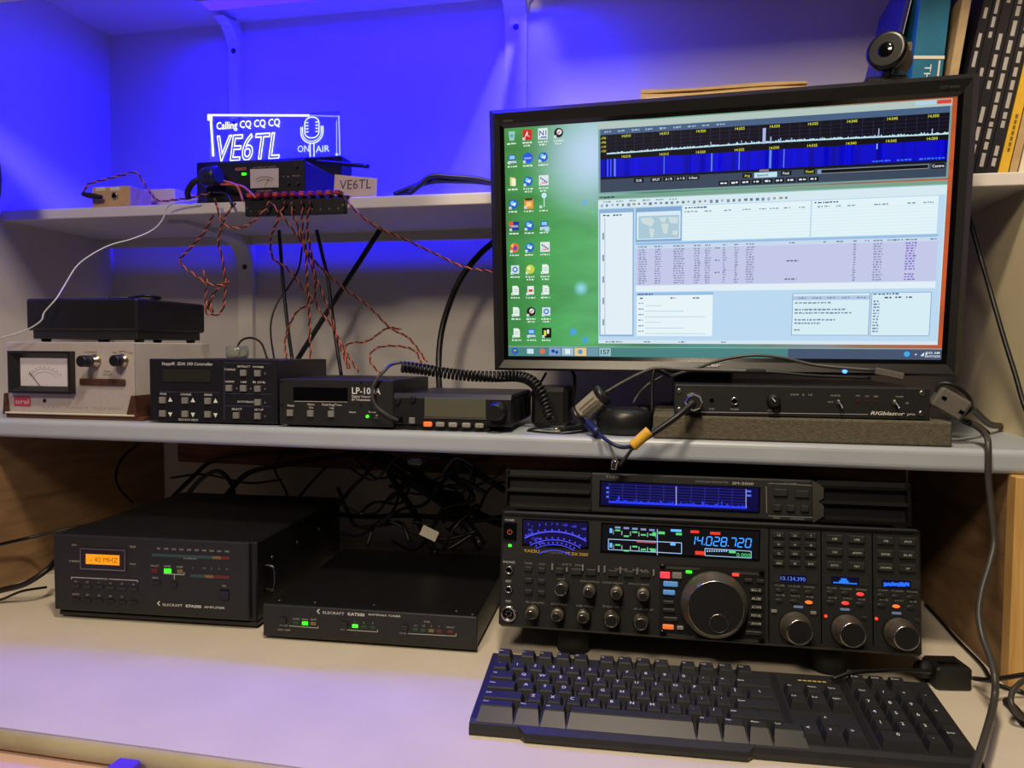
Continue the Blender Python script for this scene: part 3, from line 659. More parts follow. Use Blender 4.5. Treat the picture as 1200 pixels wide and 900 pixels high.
for s, x, y in (('S', 619.5, 614), ('1', 624, 616.5), ('3', 632.5, 615), ('5', 640, 614.3), ('7', 647, 614), ('9', 653, 614.2), ('+20', 662, 615), ('+40', 672.5, 616.8), ('+60', 684, 619.5), ('PO', 622, 621), ('ALC', 622, 626), ('COMP', 629, 631), ('SWR', 633, 636)):
    rad.txt(g, s, x, y, 2.8, None, YD)
lettering(g, 'meter_scale', w1)
# main frequency display
w2 = window(rad, 'display_window', [(704.5, 612), (891, 621), (890, 657), (703.5, 647)])
g = MB('bright_glow'); g.col = lin((44, 128, 224))
SEG = {'0': 'abcdef', '1': 'bc', '2': 'abged', '4': 'fgbc', '7': 'abc', '8': 'abcdefg'}
def seg7(mb, dev, st, px0, px1, py, hpx, y):
    k = dev.sc((px0+px1)/2, py); x0 = dev.fp(px0, py)[0]; x1 = dev.fp(px1, py)[0]; z0 = dev.fp((px0+px1)/2, py)[1]; nd = sum(c != '.' for c in st); adv = (x1-x0)/(nd+.24*st.count('.')-.28); x = x0
    h = hpx*k; wd = adv*.68; t = .0011
    for c in st:
        if c == '.': mb.box(x-adv*.08, y, z0-h/2+t/2, t, .0001, t); x += adv*.24; continue
        S = lambda z: .14*z
        for s_ in SEG[c]:
            a, b_ = {'a': ((0, h/2), (wd, h/2)), 'g': ((0, 0), (wd, 0)), 'd': ((0, -h/2), (wd, -h/2)), 'b': ((wd, h/2), (wd, 0)), 'c': ((wd, 0), (wd, -h/2)), 'f': ((0, h/2), (0, 0)), 'e': ((0, 0), (0, -h/2))}[s_]
            A = Vector((x+a[0]+S(a[1]), z0+a[1])); B = Vector((x+b_[0]+S(b_[1]), z0+b_[1])); d = (B-A).normalized(); A += d*t*.35; B -= d*t*.35; n = Vector((-d.y, d.x))*t/2
            mb.quad(*[(p.x, y, p.y) for p in (A+n, B+n, B-n, A-n)])
        x += adv
seg7(g, rad, '14.028.720', 808.5, 880, 634.6, 10.2, YD)
g.m = 'glow'; g.col = lin((8, 8, 14)); rad.pquad(g, [(706, 614), (889.5, 623), (888.5, 655), (705, 645)], -.0013)
g.col = lin((240, 60, 40))
for x, y, w_, h in ((814, 623, 10, 3.2), (838, 624.8, 12, 3.2), (820, 647.8, 11, 4.4)): rad.prect(g, x-w_/2, y-h/2, x+w_/2, y+h/2, YD)
g.col = lin((170, 205, 245))
for a, c in (((826, 642.5), (880, 645.8)), ((880, 645.8), (880, 653.8)), ((880, 653.8), (826, 650.8)), ((826, 650.8), (826, 642.5)), ((713, 631.5), (798.6, 636)), ((798.6, 636), (798.6, 648.6)), ((798.6, 648.6), (713, 643.6)), ((713, 643.6), (713, 631.5)), ((770.3, 620), (770.3, 650))): rad.pline(g, a, c, .8, YD)
for q in range(9): rad.prect(g, 828+q*2.8, 644.5, 829.4+q*2.8, 646.5, YD)
g.col = lin((90, 220, 130)); rad.txt(g, '0.000', 871, 650.3, 4.6, 16, YD); rad.prect(g, 854, 645.3, 862, 648, YD)
for row, yy in ((0, 619.5), (1, 636.5)):
    for q in range(5):
        x = 724+q*10; y = yy+q*.75
        g.col = lin((130, 150, 200))
        if row == 0: rad.prect(g, x-3.2, y-2.6, x+3.2, y-.4, YD)
        g.col = lin((90, 220, 120)); hh = (1, 7, 1.5, 4, 3)[q]; rad.prect(g, x-3, y+hh, x+3, y+hh+1.8, YD)
        g.col = lin((150, 160, 175)); rad.prect(g, x-5.4, y+1.5, x-4.6, y+6.5, YD); rad.prect(g, x+4.2, y+2.5, x+4.9, y+7.5, YD)
    g.col = CYAN; rad.prect(g, 714.5, yy-.5, 717.5, yy+5, YD)
g.col = lin((90, 220, 120)); rad.prect(g, 764.5, 632-8.5, 768.5, 628, YD); rad.prect(g, 771.5, 622.8, 779, 625.8, YD); rad.prect(g, 792, 624.4, 799, 627, YD); rad.prect(g, 762.5, 643.5, 768, 646.3, YD)
g.col = CYAN; rad.prect(g, 786, 620.2, 798.6, 623, YD); rad.prect(g, 785.5, 636, 791.5, 639, YD)
g.col = lin((200, 80, 90)); rad.prect(g, 746, 634.6, 769, 636, YD)
lettering(g, 'frequency_digits', w2)
# three small blue displays
for nm, q, dr in (('sub_display', [(905, 671.5), (958, 674), (958, 684.5), (905, 682)], 0), ('filter_display', [(966, 673.5), (1018, 676), (1018, 687), (966, 684.5)], 1), ('scope_display', [(1026, 677), (1078, 679), (1078, 690.5), (1026, 688)], 2)):
    wx = window(rad, nm, q, 'dark_button', .001); g = MB('glow'); g.col = lin((4, 4, 40))
    if dr == 0:
        rad.pquad(g, [(914, 673), (945, 674.5), (945, 683), (914, 681.5)], -.0012); g.col = lin((90, 130, 255)); rad.txt(g, '10.134.390', 929, 678, 4.8, 29, YD)
    elif dr == 1:
        rad.pquad(g, [(973.5, 675), (1006.5, 676.5), (1006.5, 685.5), (973.5, 684)], -.0012); g.col = lin((40, 130, 255))
        for x0, y0, x1, y1 in ((985, 677.5, 992, 683.5), (983, 680, 994, 683.5), (976, 682.3, 1004, 683.8)): rad.prect(g, x0, y0, x1, y1, YD)
    else:
        rad.pquad(g, [(1033, 679), (1067, 680.5), (1067, 689.5), (1033, 688)], -.0012); g.col = lin((40, 110, 255))
        for q_ in range(13): rad.prect(g, 1035+q_*2.3, 682.3+random.uniform(-.6, .8), 1037.5+q_*2.3, 686.5+random.uniform(-.6, 1), YD)
    lettering(g, 'lit_segments', wx)
# jacks
def jack(nm, px, py, r, pins=False):
    x, z = rad.fp(px, py); k = rad.sc(px, py); mb = MB('chrome'); mb.lathe([(r*k*1.0, 0), (r*k, .004), (r*k*.72, .0046), (r*k*.62, .001)], (x, 0, z), (0, -1, 0), 20, mats=['chrome', 'chrome', 'dark_metal', 'black_gloss']); o = mb.build(nm, rad.e)
    if pins:
        for q in range(6):
            a = q*1.0472+.3; p = MB('steel'); p.lathe([(.0011, 0), (.0011, .0018)], (x+.0032*math.cos(a), -.001, z+.0032*math.sin(a)), (0, -1, 0), 8); p.build('pin', o)
jack('headphone_jack', 597.2, 667.6, 4.6); jack('key_jack', 596.8, 690.3, 4.2); jack('mic_socket', 596.6, 718.6, 9, True)
pw = rad.btn('power_button', 598, 622.5, 15, 20.5, 'black_gloss', .003, .001)
g = MB('ink', lin((200, 90, 40))); x, z = rad.fp(598, 623)
g.m = 'ink'
for q in range(10):
    a = R_(125+q*29); a2 = R_(125+(q+1)*29); r1, r2 = .0024, .0031
    g.quad((x+r1*math.cos(a), -.0038, z+r1*math.sin(a)), (x+r1*math.cos(a2), -.0038, z+r1*math.sin(a2)), (x+r2*math.cos(a2), -.0038, z+r2*math.sin(a2)), (x+r2*math.cos(a), -.0038, z+r2*math.sin(a)))
g.rect(x-.0004, z+.0004, x+.0004, z+.0034, -.0038); g.build('power_symbol', pw, False)
rad.btn('green_light', 597.6, 639.3, 3.6, 3, 'green_led', .001, .0003)
# small left buttons
for j, y in enumerate((666.5, 680, 693.5)):
    for x in (619.4, 634.8): rad.btn('button', x, y+(x > 630)*1.3, 9, 5.5, 'dark_button', .003, .001)
for x, w_ in ((656, 10), (675.5, 13), (693, 12), (718.5, 12), (737, 12), (756, 12)): rad.btn('button', x, 669+(x-656)*.04, w_, 7.5, 'dark_button', .0035, .001)
for x, y in ((647.5, 664), (664.5, 667.5), (683.2, 665.2), (701.8, 666.6), (708.6, 666.8), (727, 668), (746.8, 669.2), (766, 671)): rad.btn('separator', x, y, 2, 7.5 if x != 664.5 else 5, 'grey_button', .003, .0004)
# dual knobs
def dual(px, py, r1=7.6, r2=4.8, d1=.012, d2=.023):
    k = rad.sc(px, py); x, z = rad.fp(px, py); t = MB('black_plastic'); t.lathe([(r1*1.15*k, 0), (r1*1.12*k, .002), (r1*k, .003), (r1*.94*k, d1), (r1*.7*k, d1+.0006)], (x, 0, z), (0, -1, 0), 24, mats=['black_plastic', 'black_plastic', 'knob_grey', 'knob_grey']); o = t.build('knob', rad.e)
    t = MB('knob_grey'); t.lathe([(r2*k, d1), (r2*.96*k, d2), (r2*.90*k, d2+.0006), (r2*.78*k, d2+.0002)], (x, 0, z), (0, -1, 0), 20, mats=['knob_grey', 'chrome', 'black_plastic']); t.build('inner_knob', o)
def single(px, py, r=9., rf=7., d=.021, nm='knob'):
    k = rad.sc(px, py); x, z = rad.fp(px, py); t = MB('black_plastic'); t.lathe([(r*1.1*k, 0), (r*1.1*k, .0025), (r*k, .0035), (rf*1.04*k, d-.0015), (rf*k, d), (rf*.86*k, d+.0003), (rf*.8*k, d-.0003)], (x, 0, z), (0, -1, 0), 28, mats=['black_plastic', 'black_plastic', 'knob_grey', 'chrome', 'chrome', 'black_plastic']); t.build(nm, rad.e)
for x, y in ((690.7, 691), (722.6, 693), (753.5, 695), (624.4, 716), (654, 718.5), (684, 720.5)): dual(x, y)
single(659, 688, 7.6, 6.8, .019); single(717, 723.5, 9.6, 7); single(751, 727, 9.2, 6.8)
for px, py, r in ((931.5, 734.5, 19), (992, 737.5, 19), (1053, 741, 19)):
    k = rad.sc(px, py); x, z = rad.fp(px, py); t = MB('black_plastic'); d = .027
    t.lathe([(r*1.02*k, 0), (r*1.0*k, .004), (r*.93*k, .006), (r*.84*k, .012), (r*.8*k, d-.002), (r*.76*k, d), (r*.71*k, d+.0004), (r*.68*k, d-.0002)], (x, 0, z), (0, -1, 0), 36, mats=['black_plastic', 'knob_grey', 'knob_grey', 'knob_grey', 'chrome', 'chrome', 'black_plastic']); t.build('side_dial', rad.e)
# tuning section
b = MB('black_plastic'); P = [rad.fp(773, 660), rad.fp(896, 667), rad.fp(896, 754), rad.fp(772, 745)]; b.prism(P, (0, -.002, 0), (1, 0, 0), (0, 0, 1), (0, 1, 0), .0022); b.build('tuning_bezel', rad.e)
for q in ([(781, 663.2), (820, 665.3), (820, 667.8), (781, 666.2)], [(858, 669), (890, 671), (890, 674), (864, 672.3)], [(782, 742), (814, 745), (814, 748), (782, 745.5)], [(858, 748), (888, 749.5), (888, 752.5), (858, 751)]):
    b = MB('steel'); b.prism([rad.fp(*p) for p in q], (0, -.0028, 0), (1, 0, 0), (0, 0, 1), (0, 1, 0), .002); b.build('trim_bar', rad.e)
for px, py in ((776.5, 664.3), (892, 671.5), (776.8, 741), (892, 749.3)):
    x, z = rad.fp(px, py); b = MB('black_gloss'); b.lathe([(.003, 0), (.003, .003), (.002, .0025)], (x, -.001, z), (0, -1, 0), 12); b.build('bezel_screw', rad.e)
k = rad.sc(836, 707); x, z = rad.fp(836.2, 707.5); d = .026
t = MB('black_plastic'); t.lathe([(39.5*k, 0), (39.5*k, .005), (37.5*k, .007), (36.5*k, .013), (33.4*k, .016), (32.6*k, d-.002), (32*k, d), (31*k, d+.0006), (30.2*k, d-.0004)], (x, -.002, z), (0, -1, 0), 56, mats=['black_plastic', 'knob_grey', 'knob_grey', 'knob_grey', 'knob_grey', 'chrome', 'chrome', 'black_plastic']); dial = t.build('tuning_dial', rad.e)
fx, fz = rad.fp(842.2, 731, -.002-d); t = MB('chrome'); rr = 11*k; t.lathe([(rr, -.0008), (rr, .0008), (rr*.93, .001), (rr*.88, .0003)], (fx, -.002-d+.0002, fz), (0, -1, 0), 28, mats=['chrome', 'chrome', 'black_plastic']); t.build('finger_dimple', dial)
YT = -.002
for px, py, w_, h, m in ((779.3, 673.7, 11.5, 7.5, 'lit_red_button'), (793.3, 674.3, 11.5, 7.5, 'grey_button'), (785.8, 684.2, 17, 6, 'lit_blue_button'), (784, 694, 14, 5.5, 'lit_blue_button'), (783.4, 705.8, 13, 4.5, 'dark_button'), (783.8, 715, 14, 4.5, 'dark_button'), (785.8, 725, 17, 4.5, 'dark_button'), (783, 734.3, 13, 5.5, 'lit_orange_button'), (797, 735.5, 8, 4.5, 'grey_button'), (876.8, 680, 10, 4.5, 'dark_button'), (891, 681, 9, 4.5, 'dark_button'), (885.5, 691.7, 15, 5, 'dark_button'), (886.7, 701.7, 13, 5, 'dark_button'), (886.7, 711.6, 13, 5, 'dark_button'), (886, 721.5, 14, 5, 'dark_button'), (884.3, 731, 16, 5, 'dark_button'), (882.6, 741.3, 20, 4.5, 'dark_button')):
    rad.btn('tuning_button', px, py, w_, h, m, .003, .0008, y=YT)
rad.btn('transmit_light', 862, 673.4, 8, 3.8, 'red_led', .0012, .0004, y=YT); rad.btn('receive_light', 807.3, 670.2, 7, 3.2, 'green_led', .0012, .0004, y=YT)
# keypads
KP = [['1.8', '3.5', '7'], ['10', '14', '18'], ['21', '24.5', '28'], ['GEN', '50', 'ENT']]
for r in range(4):
    for c in range(3):
        rad.btn('keypad_button', 912.2+c*18.7, (626.8, 637.4, 648, 659.4)[r]+c*.55, 13.5, 6.8, 'dark_button', .003, .0008, KP[r][c], GREY, 2.4)
for (x0, y0), T in (((977.5, 631), [['LSB', 'USB'], ['CW', 'AM/FM'], ['RTTY', 'PKT']]), ((1037, 633.5), [['A/B', 'SPOT'], ['KEYER', 'BK-IN'], ['DOWN', 'UP']])):
    for r in range(3):
        for c in range(2): rad.btn('mode_button', x0+c*25.8, y0+r*15.6+c*1.1, 19.5, 9.6, 'dark_button', .003, .001, T[r][c], GREY, 2.6)
for pts in ([(901, 617), (901, 751)], [(962, 621), (962, 753)], [(1022, 624), (1022, 756)]):
    a = rad.fp(*pts[0]); c = rad.fp(*pts[1]); b = MB('black_gloss'); b.bx(a[0]-.0006, a[0]+.0006, -.0006, .001, c[1], a[1]); b.build('panel_seam', rad.e)
lit = {(2, 1, 0): 'orange_led', (2, 0, 1): 'red_led', (1, 1, 1): 'red_led', (1, 1, 2): 'orange_led'}
for gi, (x0, y0) in enumerate(((913, 692), (973, 694), (1032.5, 697.8))):
    for r in range(2):
        for c in range(3):
            px, py = x0+c*17.3, y0+r*11.5+c*1.1; X, Z = rad.fp(px, py); kk = rad.sc(px, py); m = lit.get((c, r, gi), 'dark_button')
            t = MB(m); t.lathe([(1, 0), (1, .0012), (.8, .002)], (0, 0, 0), (0, -1, 0), 14, mats=['grey_button', m]); t.v = [(X+a*4.6*kk, b_, Z+c_*2.2*kk) for a, b_, c_ in t.v]; t.build('oval_button', rad.e)
for px, py in ((967.7, 722), (1027, 725)): X, Z = rad.fp(px, py); MB('red_led').lathe([(.0018, 0), (.0014, .0014)], (X, 0, Z), (0, -1, 0), 10).build('red_light', rad.e)
for px, py, m in ((1012.6, 724, 'dark_button'), (1074.5, 726.5, 'dark_button'), (906.9, 716, 'grey_button'), (953, 718, 'grey_button')): rad.btn('small_button', px, py, 7, 4, m, .002, .0006)
# panel lettering
g = MB('ink', GREY)
for s, x, y, h, w_ in (('PHONES', 596.6, 658.6, 2.6, 14), ('KEY', 596, 681, 2.6, None), ('MIC', 596, 704.5, 2.6, None), ('POWER', 597.5, 609.4, 2.2, 11)): rad.txt(g, s, x, y, h, w_)
g.col = lin((220, 190, 90)); rad.txt(g, 'YAESU', 623, 645.6, 3.4, 18); rad.txt(g, 'FT DX 5000', 676, 649.3, 3.4, 26); g.col = DIM; rad.txt(g, 'HF/50MHz TRANSCEIVER', 647, 647.4, 2, 26)
g.col = DIM
for s, x, y, w_ in (('MIC-GAIN-SPEED', 627, 706, 22), ('AGC-NR', 655, 708, 20), ('NB-DNR', 686, 710.3, 20), ('SQL-RF', 718, 711, 24), ('AF-RF', 754, 714, 24), ('MONI-PITCH', 691, 681.5, 22), ('KEYER-DELAY', 718, 683, 24), ('PROC-BIAS', 749, 684.6, 24), ('ATT  IPO', 671, 662, 26), ('VRF  NAR', 740, 667.6, 40), ('TUNER', 619, 660, 10), ('VOX', 635, 661, 8), ('ANT', 658, 678.5, 9)): rad.txt(g, s, x, y, 2.1, w_)
for x0, y0, wd in ((905, 687, 52), (966, 690, 52), (1026, 692.5, 52)): rad.txt(g, 'CLAR   CLEAR   MONI', x0+wd/2, y0, 2.1, 46); rad.txt(g, 'A=B    VFO    A/B', x0+wd/2, y0+11.3, 2.1, 44)
g.col = lin((120, 150, 210)); rad.prect(g, 930, 709.6, 941, 712.4); rad.prect(g, 984.5, 712.6, 995.5, 715.4); rad.prect(g, 1045, 717, 1056, 720)
for cx_, cy_ in ((931.5, 734.5), (992, 737.5), (1053, 741)):
    pass
for s, y in (('8m-2', 691.7), ('A/B', 701.7), ('A>M', 711.6), ('M>A', 721.5), ('A<>M', 731)):
    g.col = GREY; X, Z = rad.fp(886, y, YT-.003); g.text(s, (X, YT-.0034, Z), .0024, .010)
lettering(g, 'panel_lettering', rad.e)

# ---- station monitor on top of the radio
sm = Dev('station_monitor', 'slim black station monitor with blue spectrum screen on top of radio', 'radio accessory', 586, 1080, .8655, 2.2, 0, 606, 7.5)
top = rad.mw @ Vector((0, .016, RH+.0012)); sm.e.location = top; sm.mw = Matrix.Translation(top) @ Euler(sm.e.rotation_euler).to_matrix().to_4x4()
sm.inv = sm.mw.inverted(); sm.le = sm.inv @ EYE; sm.r3 = sm.inv.to_3x3()
SMW = RW-.003; SMH = .0475
b = MB('black_top'); b.bx(.003, SMW-.003, .01, .25, 0, SMH-.002, .002); b.build('case', sm.e)
b = MB('black_paint'); xa = sm.fp(692, 575)[0]; xb = sm.fp(953, 590)[0]
b.bx(xa, xb, 0, .012, .0, SMH, .002); b.build('front_panel', sm.e)
for x0, x1 in ((0, xa), (xb+.006, SMW)):
    b = MB('black_plastic'); b.bx(x0, x1, .009, .012, 0, SMH); b.build('speaker_recess', sm.e)
    for q, m in ((.0, 'dark_metal'), (.5, 'black_plastic'), (.92, 'dark_metal')):
        b = MB(m); z0 = .001+q*(SMH-.006); b.prism([(.0, 0), (.0, .003), (.010, .0035), (.010, 0)], (x0+.001, 0, z0), (0, 1, 0), (0, 0, 1), (1, 0, 0), x1-x0-.002); b.build('grille_fin', sm.e)
    b = MB('dark_metal'); xe = x0 if x0 == 0 else x1-.004; b.bx(xe, xe+.004, 0, .012, 0, SMH, .001); b.build('end_cap', sm.e)
b = MB('steel'); hh = SMH; b.prism([(0, 0), (.004, .002), (.012, .008), (.012, hh/2-.004), (.006, hh/2), (.012, hh/2+.004), (.012, hh-.008), (.004, hh-.002), (0, hh)], (xb-.001, -.0015, 0), (1, 0, 0), (0, 0, 1), (0, 1, 0), .004); b.build('bracket_plate', sm.e)
w1 = window(sm, 'spectrum_screen', [(703, 563), (891, 571), (890, 601), (702, 593)])
g = MB('glow'); g.col = lin((4, 2, 62)); sm.pquad(g, [(705, 564.5), (889, 572), (888, 599.5), (704, 591.5)], -.0014); g.col = lin((40, 44, 150))
for q in range(11): sm.pline(g, (714+q*16, 566.2+q*.68), (713.5+q*16, 588.5+q*.72), .6, YD)
for q in range(7): sm.pline(g, (713, 567.5+q*3.2), (874, 574+q*3.3), .5, YD)
g.col = lin((190, 195, 235)); sm.pline(g, (792.3, 570), (792.3, 591.8), .8, YD); sm.pline(g, (874, 573), (874, 595), .7, YD)
g.col = lin((40, 60, 255))
x = 713.
while x < 874:
    hgt = 1+abs(random.gauss(0, 1.2))+(5 if abs(x-724.5) < 1.2 else 0)+(3.5 if abs(x-823) < 1 or abs(x-845) < .8 else 0)+(2 if abs(x-774) < 1 else 0); y0 = 588+(x-713)*.044
    sm.prect(g, x, y0-hgt, x+1.3, y0+1.2, YD); x += 1.2
g.col = lin((80, 110, 255)); [sm.prect(g, 710.5, 570.5+q*5.2, 713.5, 572.8+q*5.2, YD) for q in range(3)]; [sm.prect(g, 874.5, 574.5+q*5, 880, 576.8+q*5, YD) for q in range(2)]
lettering(g, 'spectrum_trace', w1)
for px, py, w_, h in ((914.5, 577.5, 17, 9.5), (939.7, 579.2, 17, 9.5), (910.5, 595, 10, 8.5), (926.7, 595.8, 10, 8.5), (943, 596.3, 10, 8.5)): sm.btn('button', px, py, w_, h, 'dark_button', .003, .0012)
g = MB('ink', DIM); sm.txt(g, 'YAESU', 718.7, 558.9, 3.2, 18); sm.txt(g, 'STATION MONITOR', 834, 564.8, 2, 38); g.col = GREY; sm.txt(g, 'SM-5000', 870.5, 566.6, 3, 25); g.col = DIM; sm.txt(g, 'SCOPE', 926, 567, 2.2, 15); sm.txt(g, 'SPAN', 910, 606.8, 2.2, 8); sm.txt(g, 'CONTROL', 934.5, 608, 2.2, 17)
for a, c in (((897.8, 570), (898.5, 601)), ((900, 604.5), (953, 606.5)), ((900, 566.3), (952, 569))): sm.pline(g, a, c, .7)
lettering(g, 'panel_lettering', sm.e)

# ================================================================== AMPLIFIER
amp = Dev('power_amplifier', 'big black power amplifier with orange display on the desk', 'amplifier', 64, 292, .838, 4.2, ZD, 725)
AW = amp.W; ah = amp.fp(150, 630)[1]; a0 = amp.fp(64, 714)[1]; AD = .30
b = MB('black_top'); b.bx(.001, AW+.008, .006, AD, a0-.004, ah-.0005, .002); b.build('case', amp.e)
b = MB('black_paint'); b.bx(0, AW, 0, .007, a0, ah, .0015); b.build('front_panel', amp.e)
b = MB('black_plastic'); b.bx(.002, AW+.008, .006, AD-.01, .004, a0-.004, .001); b.build('base', amp.e)
for x in (.03, AW-.025):
    for y in (.03, AD-.04): MB('rubber').lathe([(.010, 0), (.009, .0045)], (x, y, .0047), (0, 0, -1), 14).build('foot', amp.e)
for y in (.05, .13, .21, .28):
    MB('steel').lathe([(.003, 0), (.0025, .001)], (AW+.008, y, ah*.72), (1, 0, 0), 10).build('side_screw', amp.e)
hd = MB('dark_metal'); hd.tube([(AW+.008, .028, ah*.40), (AW+.02, .028, ah*.42), (AW+.022, .028, ah*.55), (AW+.020, .028, ah*.66), (AW+.008, .028, ah*.68)], .003, 8); hd.build('side_handle', amp.e)
fr = MB('steel'); P = [amp.fp(*p) for p in ((95, 641.8), (148, 644), (148, 669), (95, 666.5))]; fr.prism(P, (0, -.0022, 0), (1, 0, 0), (0, 0, 1), (0, 1, 0), .0024); lf = fr.build('display_frame', amp.e)
fr = MB('black_gloss'); P = [amp.fp(*p) for p in ((96.4, 643.2), (146.6, 645.4), (146.6, 667.4), (96.4, 665))]; fr.prism(P, (0, -.0028, 0), (1, 0, 0), (0, 0, 1), (0, 1, 0), .001); fr.build('display_glass', lf)
g = MB('glow'); g.col = lin((255, 160, 24)); amp.pquad(g, [(102.6, 648.2), (142, 650), (142, 661.8), (102.6, 660)], -.0034); g.col = lin((150, 84, 16)); amp.txt(g, '- 40 MHZ', 124, 655.2, 5.4, 32, -.0037); lettering(g, 'orange_display', lf)
g = MB('ink', lin((178, 178, 176)))
for s, x, y, h, w_ in (('VDC', 87, 638.5, 1.8, 6), ('CURRENT', 87.5, 657.5, 1.9, 13), ('TEMP', 155.5, 640.8, 2.1, 7.5), ('PWR', 156, 661, 2, 7), ('BAND', 122.5, 678.2, 2.1, 8), ('POWER (W)', 223, 654.2, 2.1, 15), ('SWR', 246, 676.4, 2, 6), ('FAULT', 181.5, 663, 2, 9), ('OPER', 196.5, 663.6, 2.1, 8), ('STBY', 211, 664.4, 2, 7.5), ('INFO', 182, 677, 2, 7), ('ON', 262.7, 686.6, 2.3, 4.5)): amp.txt(g, s, x, y, h, w_)
for q, s in enumerate(('1.8', '3.5', '7', '10', '14', '18')): amp.txt(g, s, 89+q*13.5, 681.2+q*.72, 2)
for q, s in enumerate(('AUTO', '50', '28', '24', '21', '')):
    if s: amp.txt(g, s, 89+q*13.5, 696.3+q*.72, 2)
for q, s in enumerate(('50', '100', '150', '200', '250', '300', '400', '500', '600', '700')): amp.txt(g, s, 186+q*8.9, 642.6+q*.4, 2, 5 if q else 3.6)
for q, s in enumerate(('1', '1.5', '2', '3', '5')): amp.txt(g, s, (226, 239.5, 248, 257, 266)[q], 665.2+q*.4, 2)
g.col = WHT; amp.txt(g, 'ELECRAFT', 202.5, 709, 2.7, 23); amp.txt(g, 'KPA500', 227, 710.4, 3, 18, bold=.02); amp.txt(g, 'AMPLIFIER', 251.5, 711.8, 2.4, 24)
x, z = amp.fp(186.5, 707)
for s_ in (1, -1): g.quad((x-.0028, -.0004, z), (x+.0006, -.0004, z+s_*.0034), (x+.0016, -.0004, z+s_*.0024), (x-.001, -.0004, z))
g.col = lin((190, 190, 186))
for a, c in (((84, 676.3), (118, 678)), ((128, 678.5), (161.5, 680.2)), ((84, 676.3), (84, 678.6)), ((161.5, 680.2), (161.5, 682.4)), ((192, 672.2), (216, 673.5)), ((204.5, 672.8), (204.5, 679)), ((216, 670.5), (216, 673.5))): amp.pline(g, a, c, .8)
lettering(g, 'panel_lettering', amp.e)
for nm, y0, xs in (('power_scale', 648.2, (178, 249, 259, 269)), ('swr_scale', 670.6, (223, 240, 250, 269))):
    g = MB('ink')
    for q, cc in enumerate(((44, 74, 78), (122, 98, 60), (104, 36, 34))): g.col = lin(cc); amp.pquad(g, [(xs[q], y0+(xs[q]-178)*.045), (xs[q+1], y0+(xs[q+1]-178)*.045), (xs[q+1], y0+3.6+(xs[q+1]-178)*.045), (xs[q], y0+3.6+(xs[q]-178)*.045)])
    g.build(nm, amp.e, False)
amp.btn('fault_light', 181.5, 668.6, 7, 4.6, 'dim_red', .001, .0003); amp.btn('operate_light', 196.7, 669, 8, 4.6, 'green_led', .0012, .0004); amp.btn('standby_light', 211.2, 669.6, 6.5, 4.2, 'dim_tan', .001, .0003)
for q in range(6): amp.btn('band_button', 89.5+q*13.5, 686.5+q*.72, 8.5, 3.6, 'dark_button', .002, .0005); amp.btn('band_button', 89.5+q*13.5, 702+q*.72, 8.5, 3.6, 'black_plastic', .002, .0005)
amp.btn('function_button', 184, 683, 8, 5, 'black_plastic', .002, .0006); amp.btn('function_button', 204, 685, 8, 5, 'black_plastic', .002, .0006); amp.btn('power_button', 263, 697, 11, 11, 'black_gloss', .002, .0008)

# ================================================================== ANTENNA TUNER
kat = Dev('antenna_tuner', 'flat black antenna tuner box with two green lights on the desk', 'tuner', 308.5, 559, .8385, 3.2, ZD, 745)
KW = kat.W; kh = kat.fp(308.5, 704.5)[1]; k0 = .005; KD = .27
kh = (kh+kat.fp(558, 727)[1])/2
b = MB('black_top'); b.bx(.002, KW-.002, .005, KD, k0, kh-.001, .001); b.build('case', kat.e)
b = MB('black_paint'); b.bx(0, KW, 0, .006, k0-.001, kh, .001); b.build('front_panel', kat.e)
for x in (.025, KW-.025):
    for y in (.03, KD-.03): MB('rubber').lathe([(.009, 0), (.008, .0045)], (x, y, k0), (0, 0, -1), 14).build('foot', kat.e)
for x, y in ((.012, .02), (.06, .02), (KW/2, .024), (KW-.03, .02), (KW-.008, .012)): MB('steel').lathe([(.0024, 0), (.0018, .0008)], (x, y, kh-.001), (0, 0, 1), 10).build('top_screw', kat.e)
g = MB('ink', WHT)
kat.txt(g, 'ELECRAFT', 391, 718.3, 2.8, 25); kat.txt(g, 'KAT500', 417.5, 719.9, 3.3, 19.5, bold=.02); kat.txt(g, 'ANTENNA TUNER', 450.5, 721, 2.3, 38)
x, z = kat.fp(373.5, 716.3)
for s_ in (1, -1): g.quad((x-.0026, -.0004, z), (x+.0006, -.0004, z+s_*.0032), (x+.0016, -.0004, z+s_*.0022), (x-.001, -.0004, z))
g.col = lin((178, 178, 176))
for s, x, y, w_ in (('AUTO', 347, 725.2, 8), ('MAN', 357.5, 725.8, 7), ('BYP', 367.8, 726, 6), ('1', 416, 728.6, None), ('2', 426.5, 729.5, None), ('3', 437, 730, None), ('SWR', 500.5, 728.6, 7), ('1.2', 487, 733, None), ('1.5', 496.5, 733.2, None), ('2', 505.5, 733.6, None), ('3', 514.5, 734, None), ('FAULT', 528, 735, 9.5), ('MODE', 332.5, 732.6, 9), ('ON / OFF', 333, 738, 15), ('ANT', 402, 737.4, 6), ('TUNE', 472, 742, 8)): kat.txt(g, s, x, y, 2, w_)
for a, c in (((339, 733.2), (373, 735.9)), ((373, 735.9), (373, 733.5)), ((406.5, 738), (442.5, 740.4)), ((442.5, 740.4), (442.5, 737.5)), ((478, 742.3), (534.5, 745.3)), ((534.5, 745.3), (534.5, 742))): kat.pline(g, a, c, .8)
lettering(g, 'panel_lettering', kat.e)
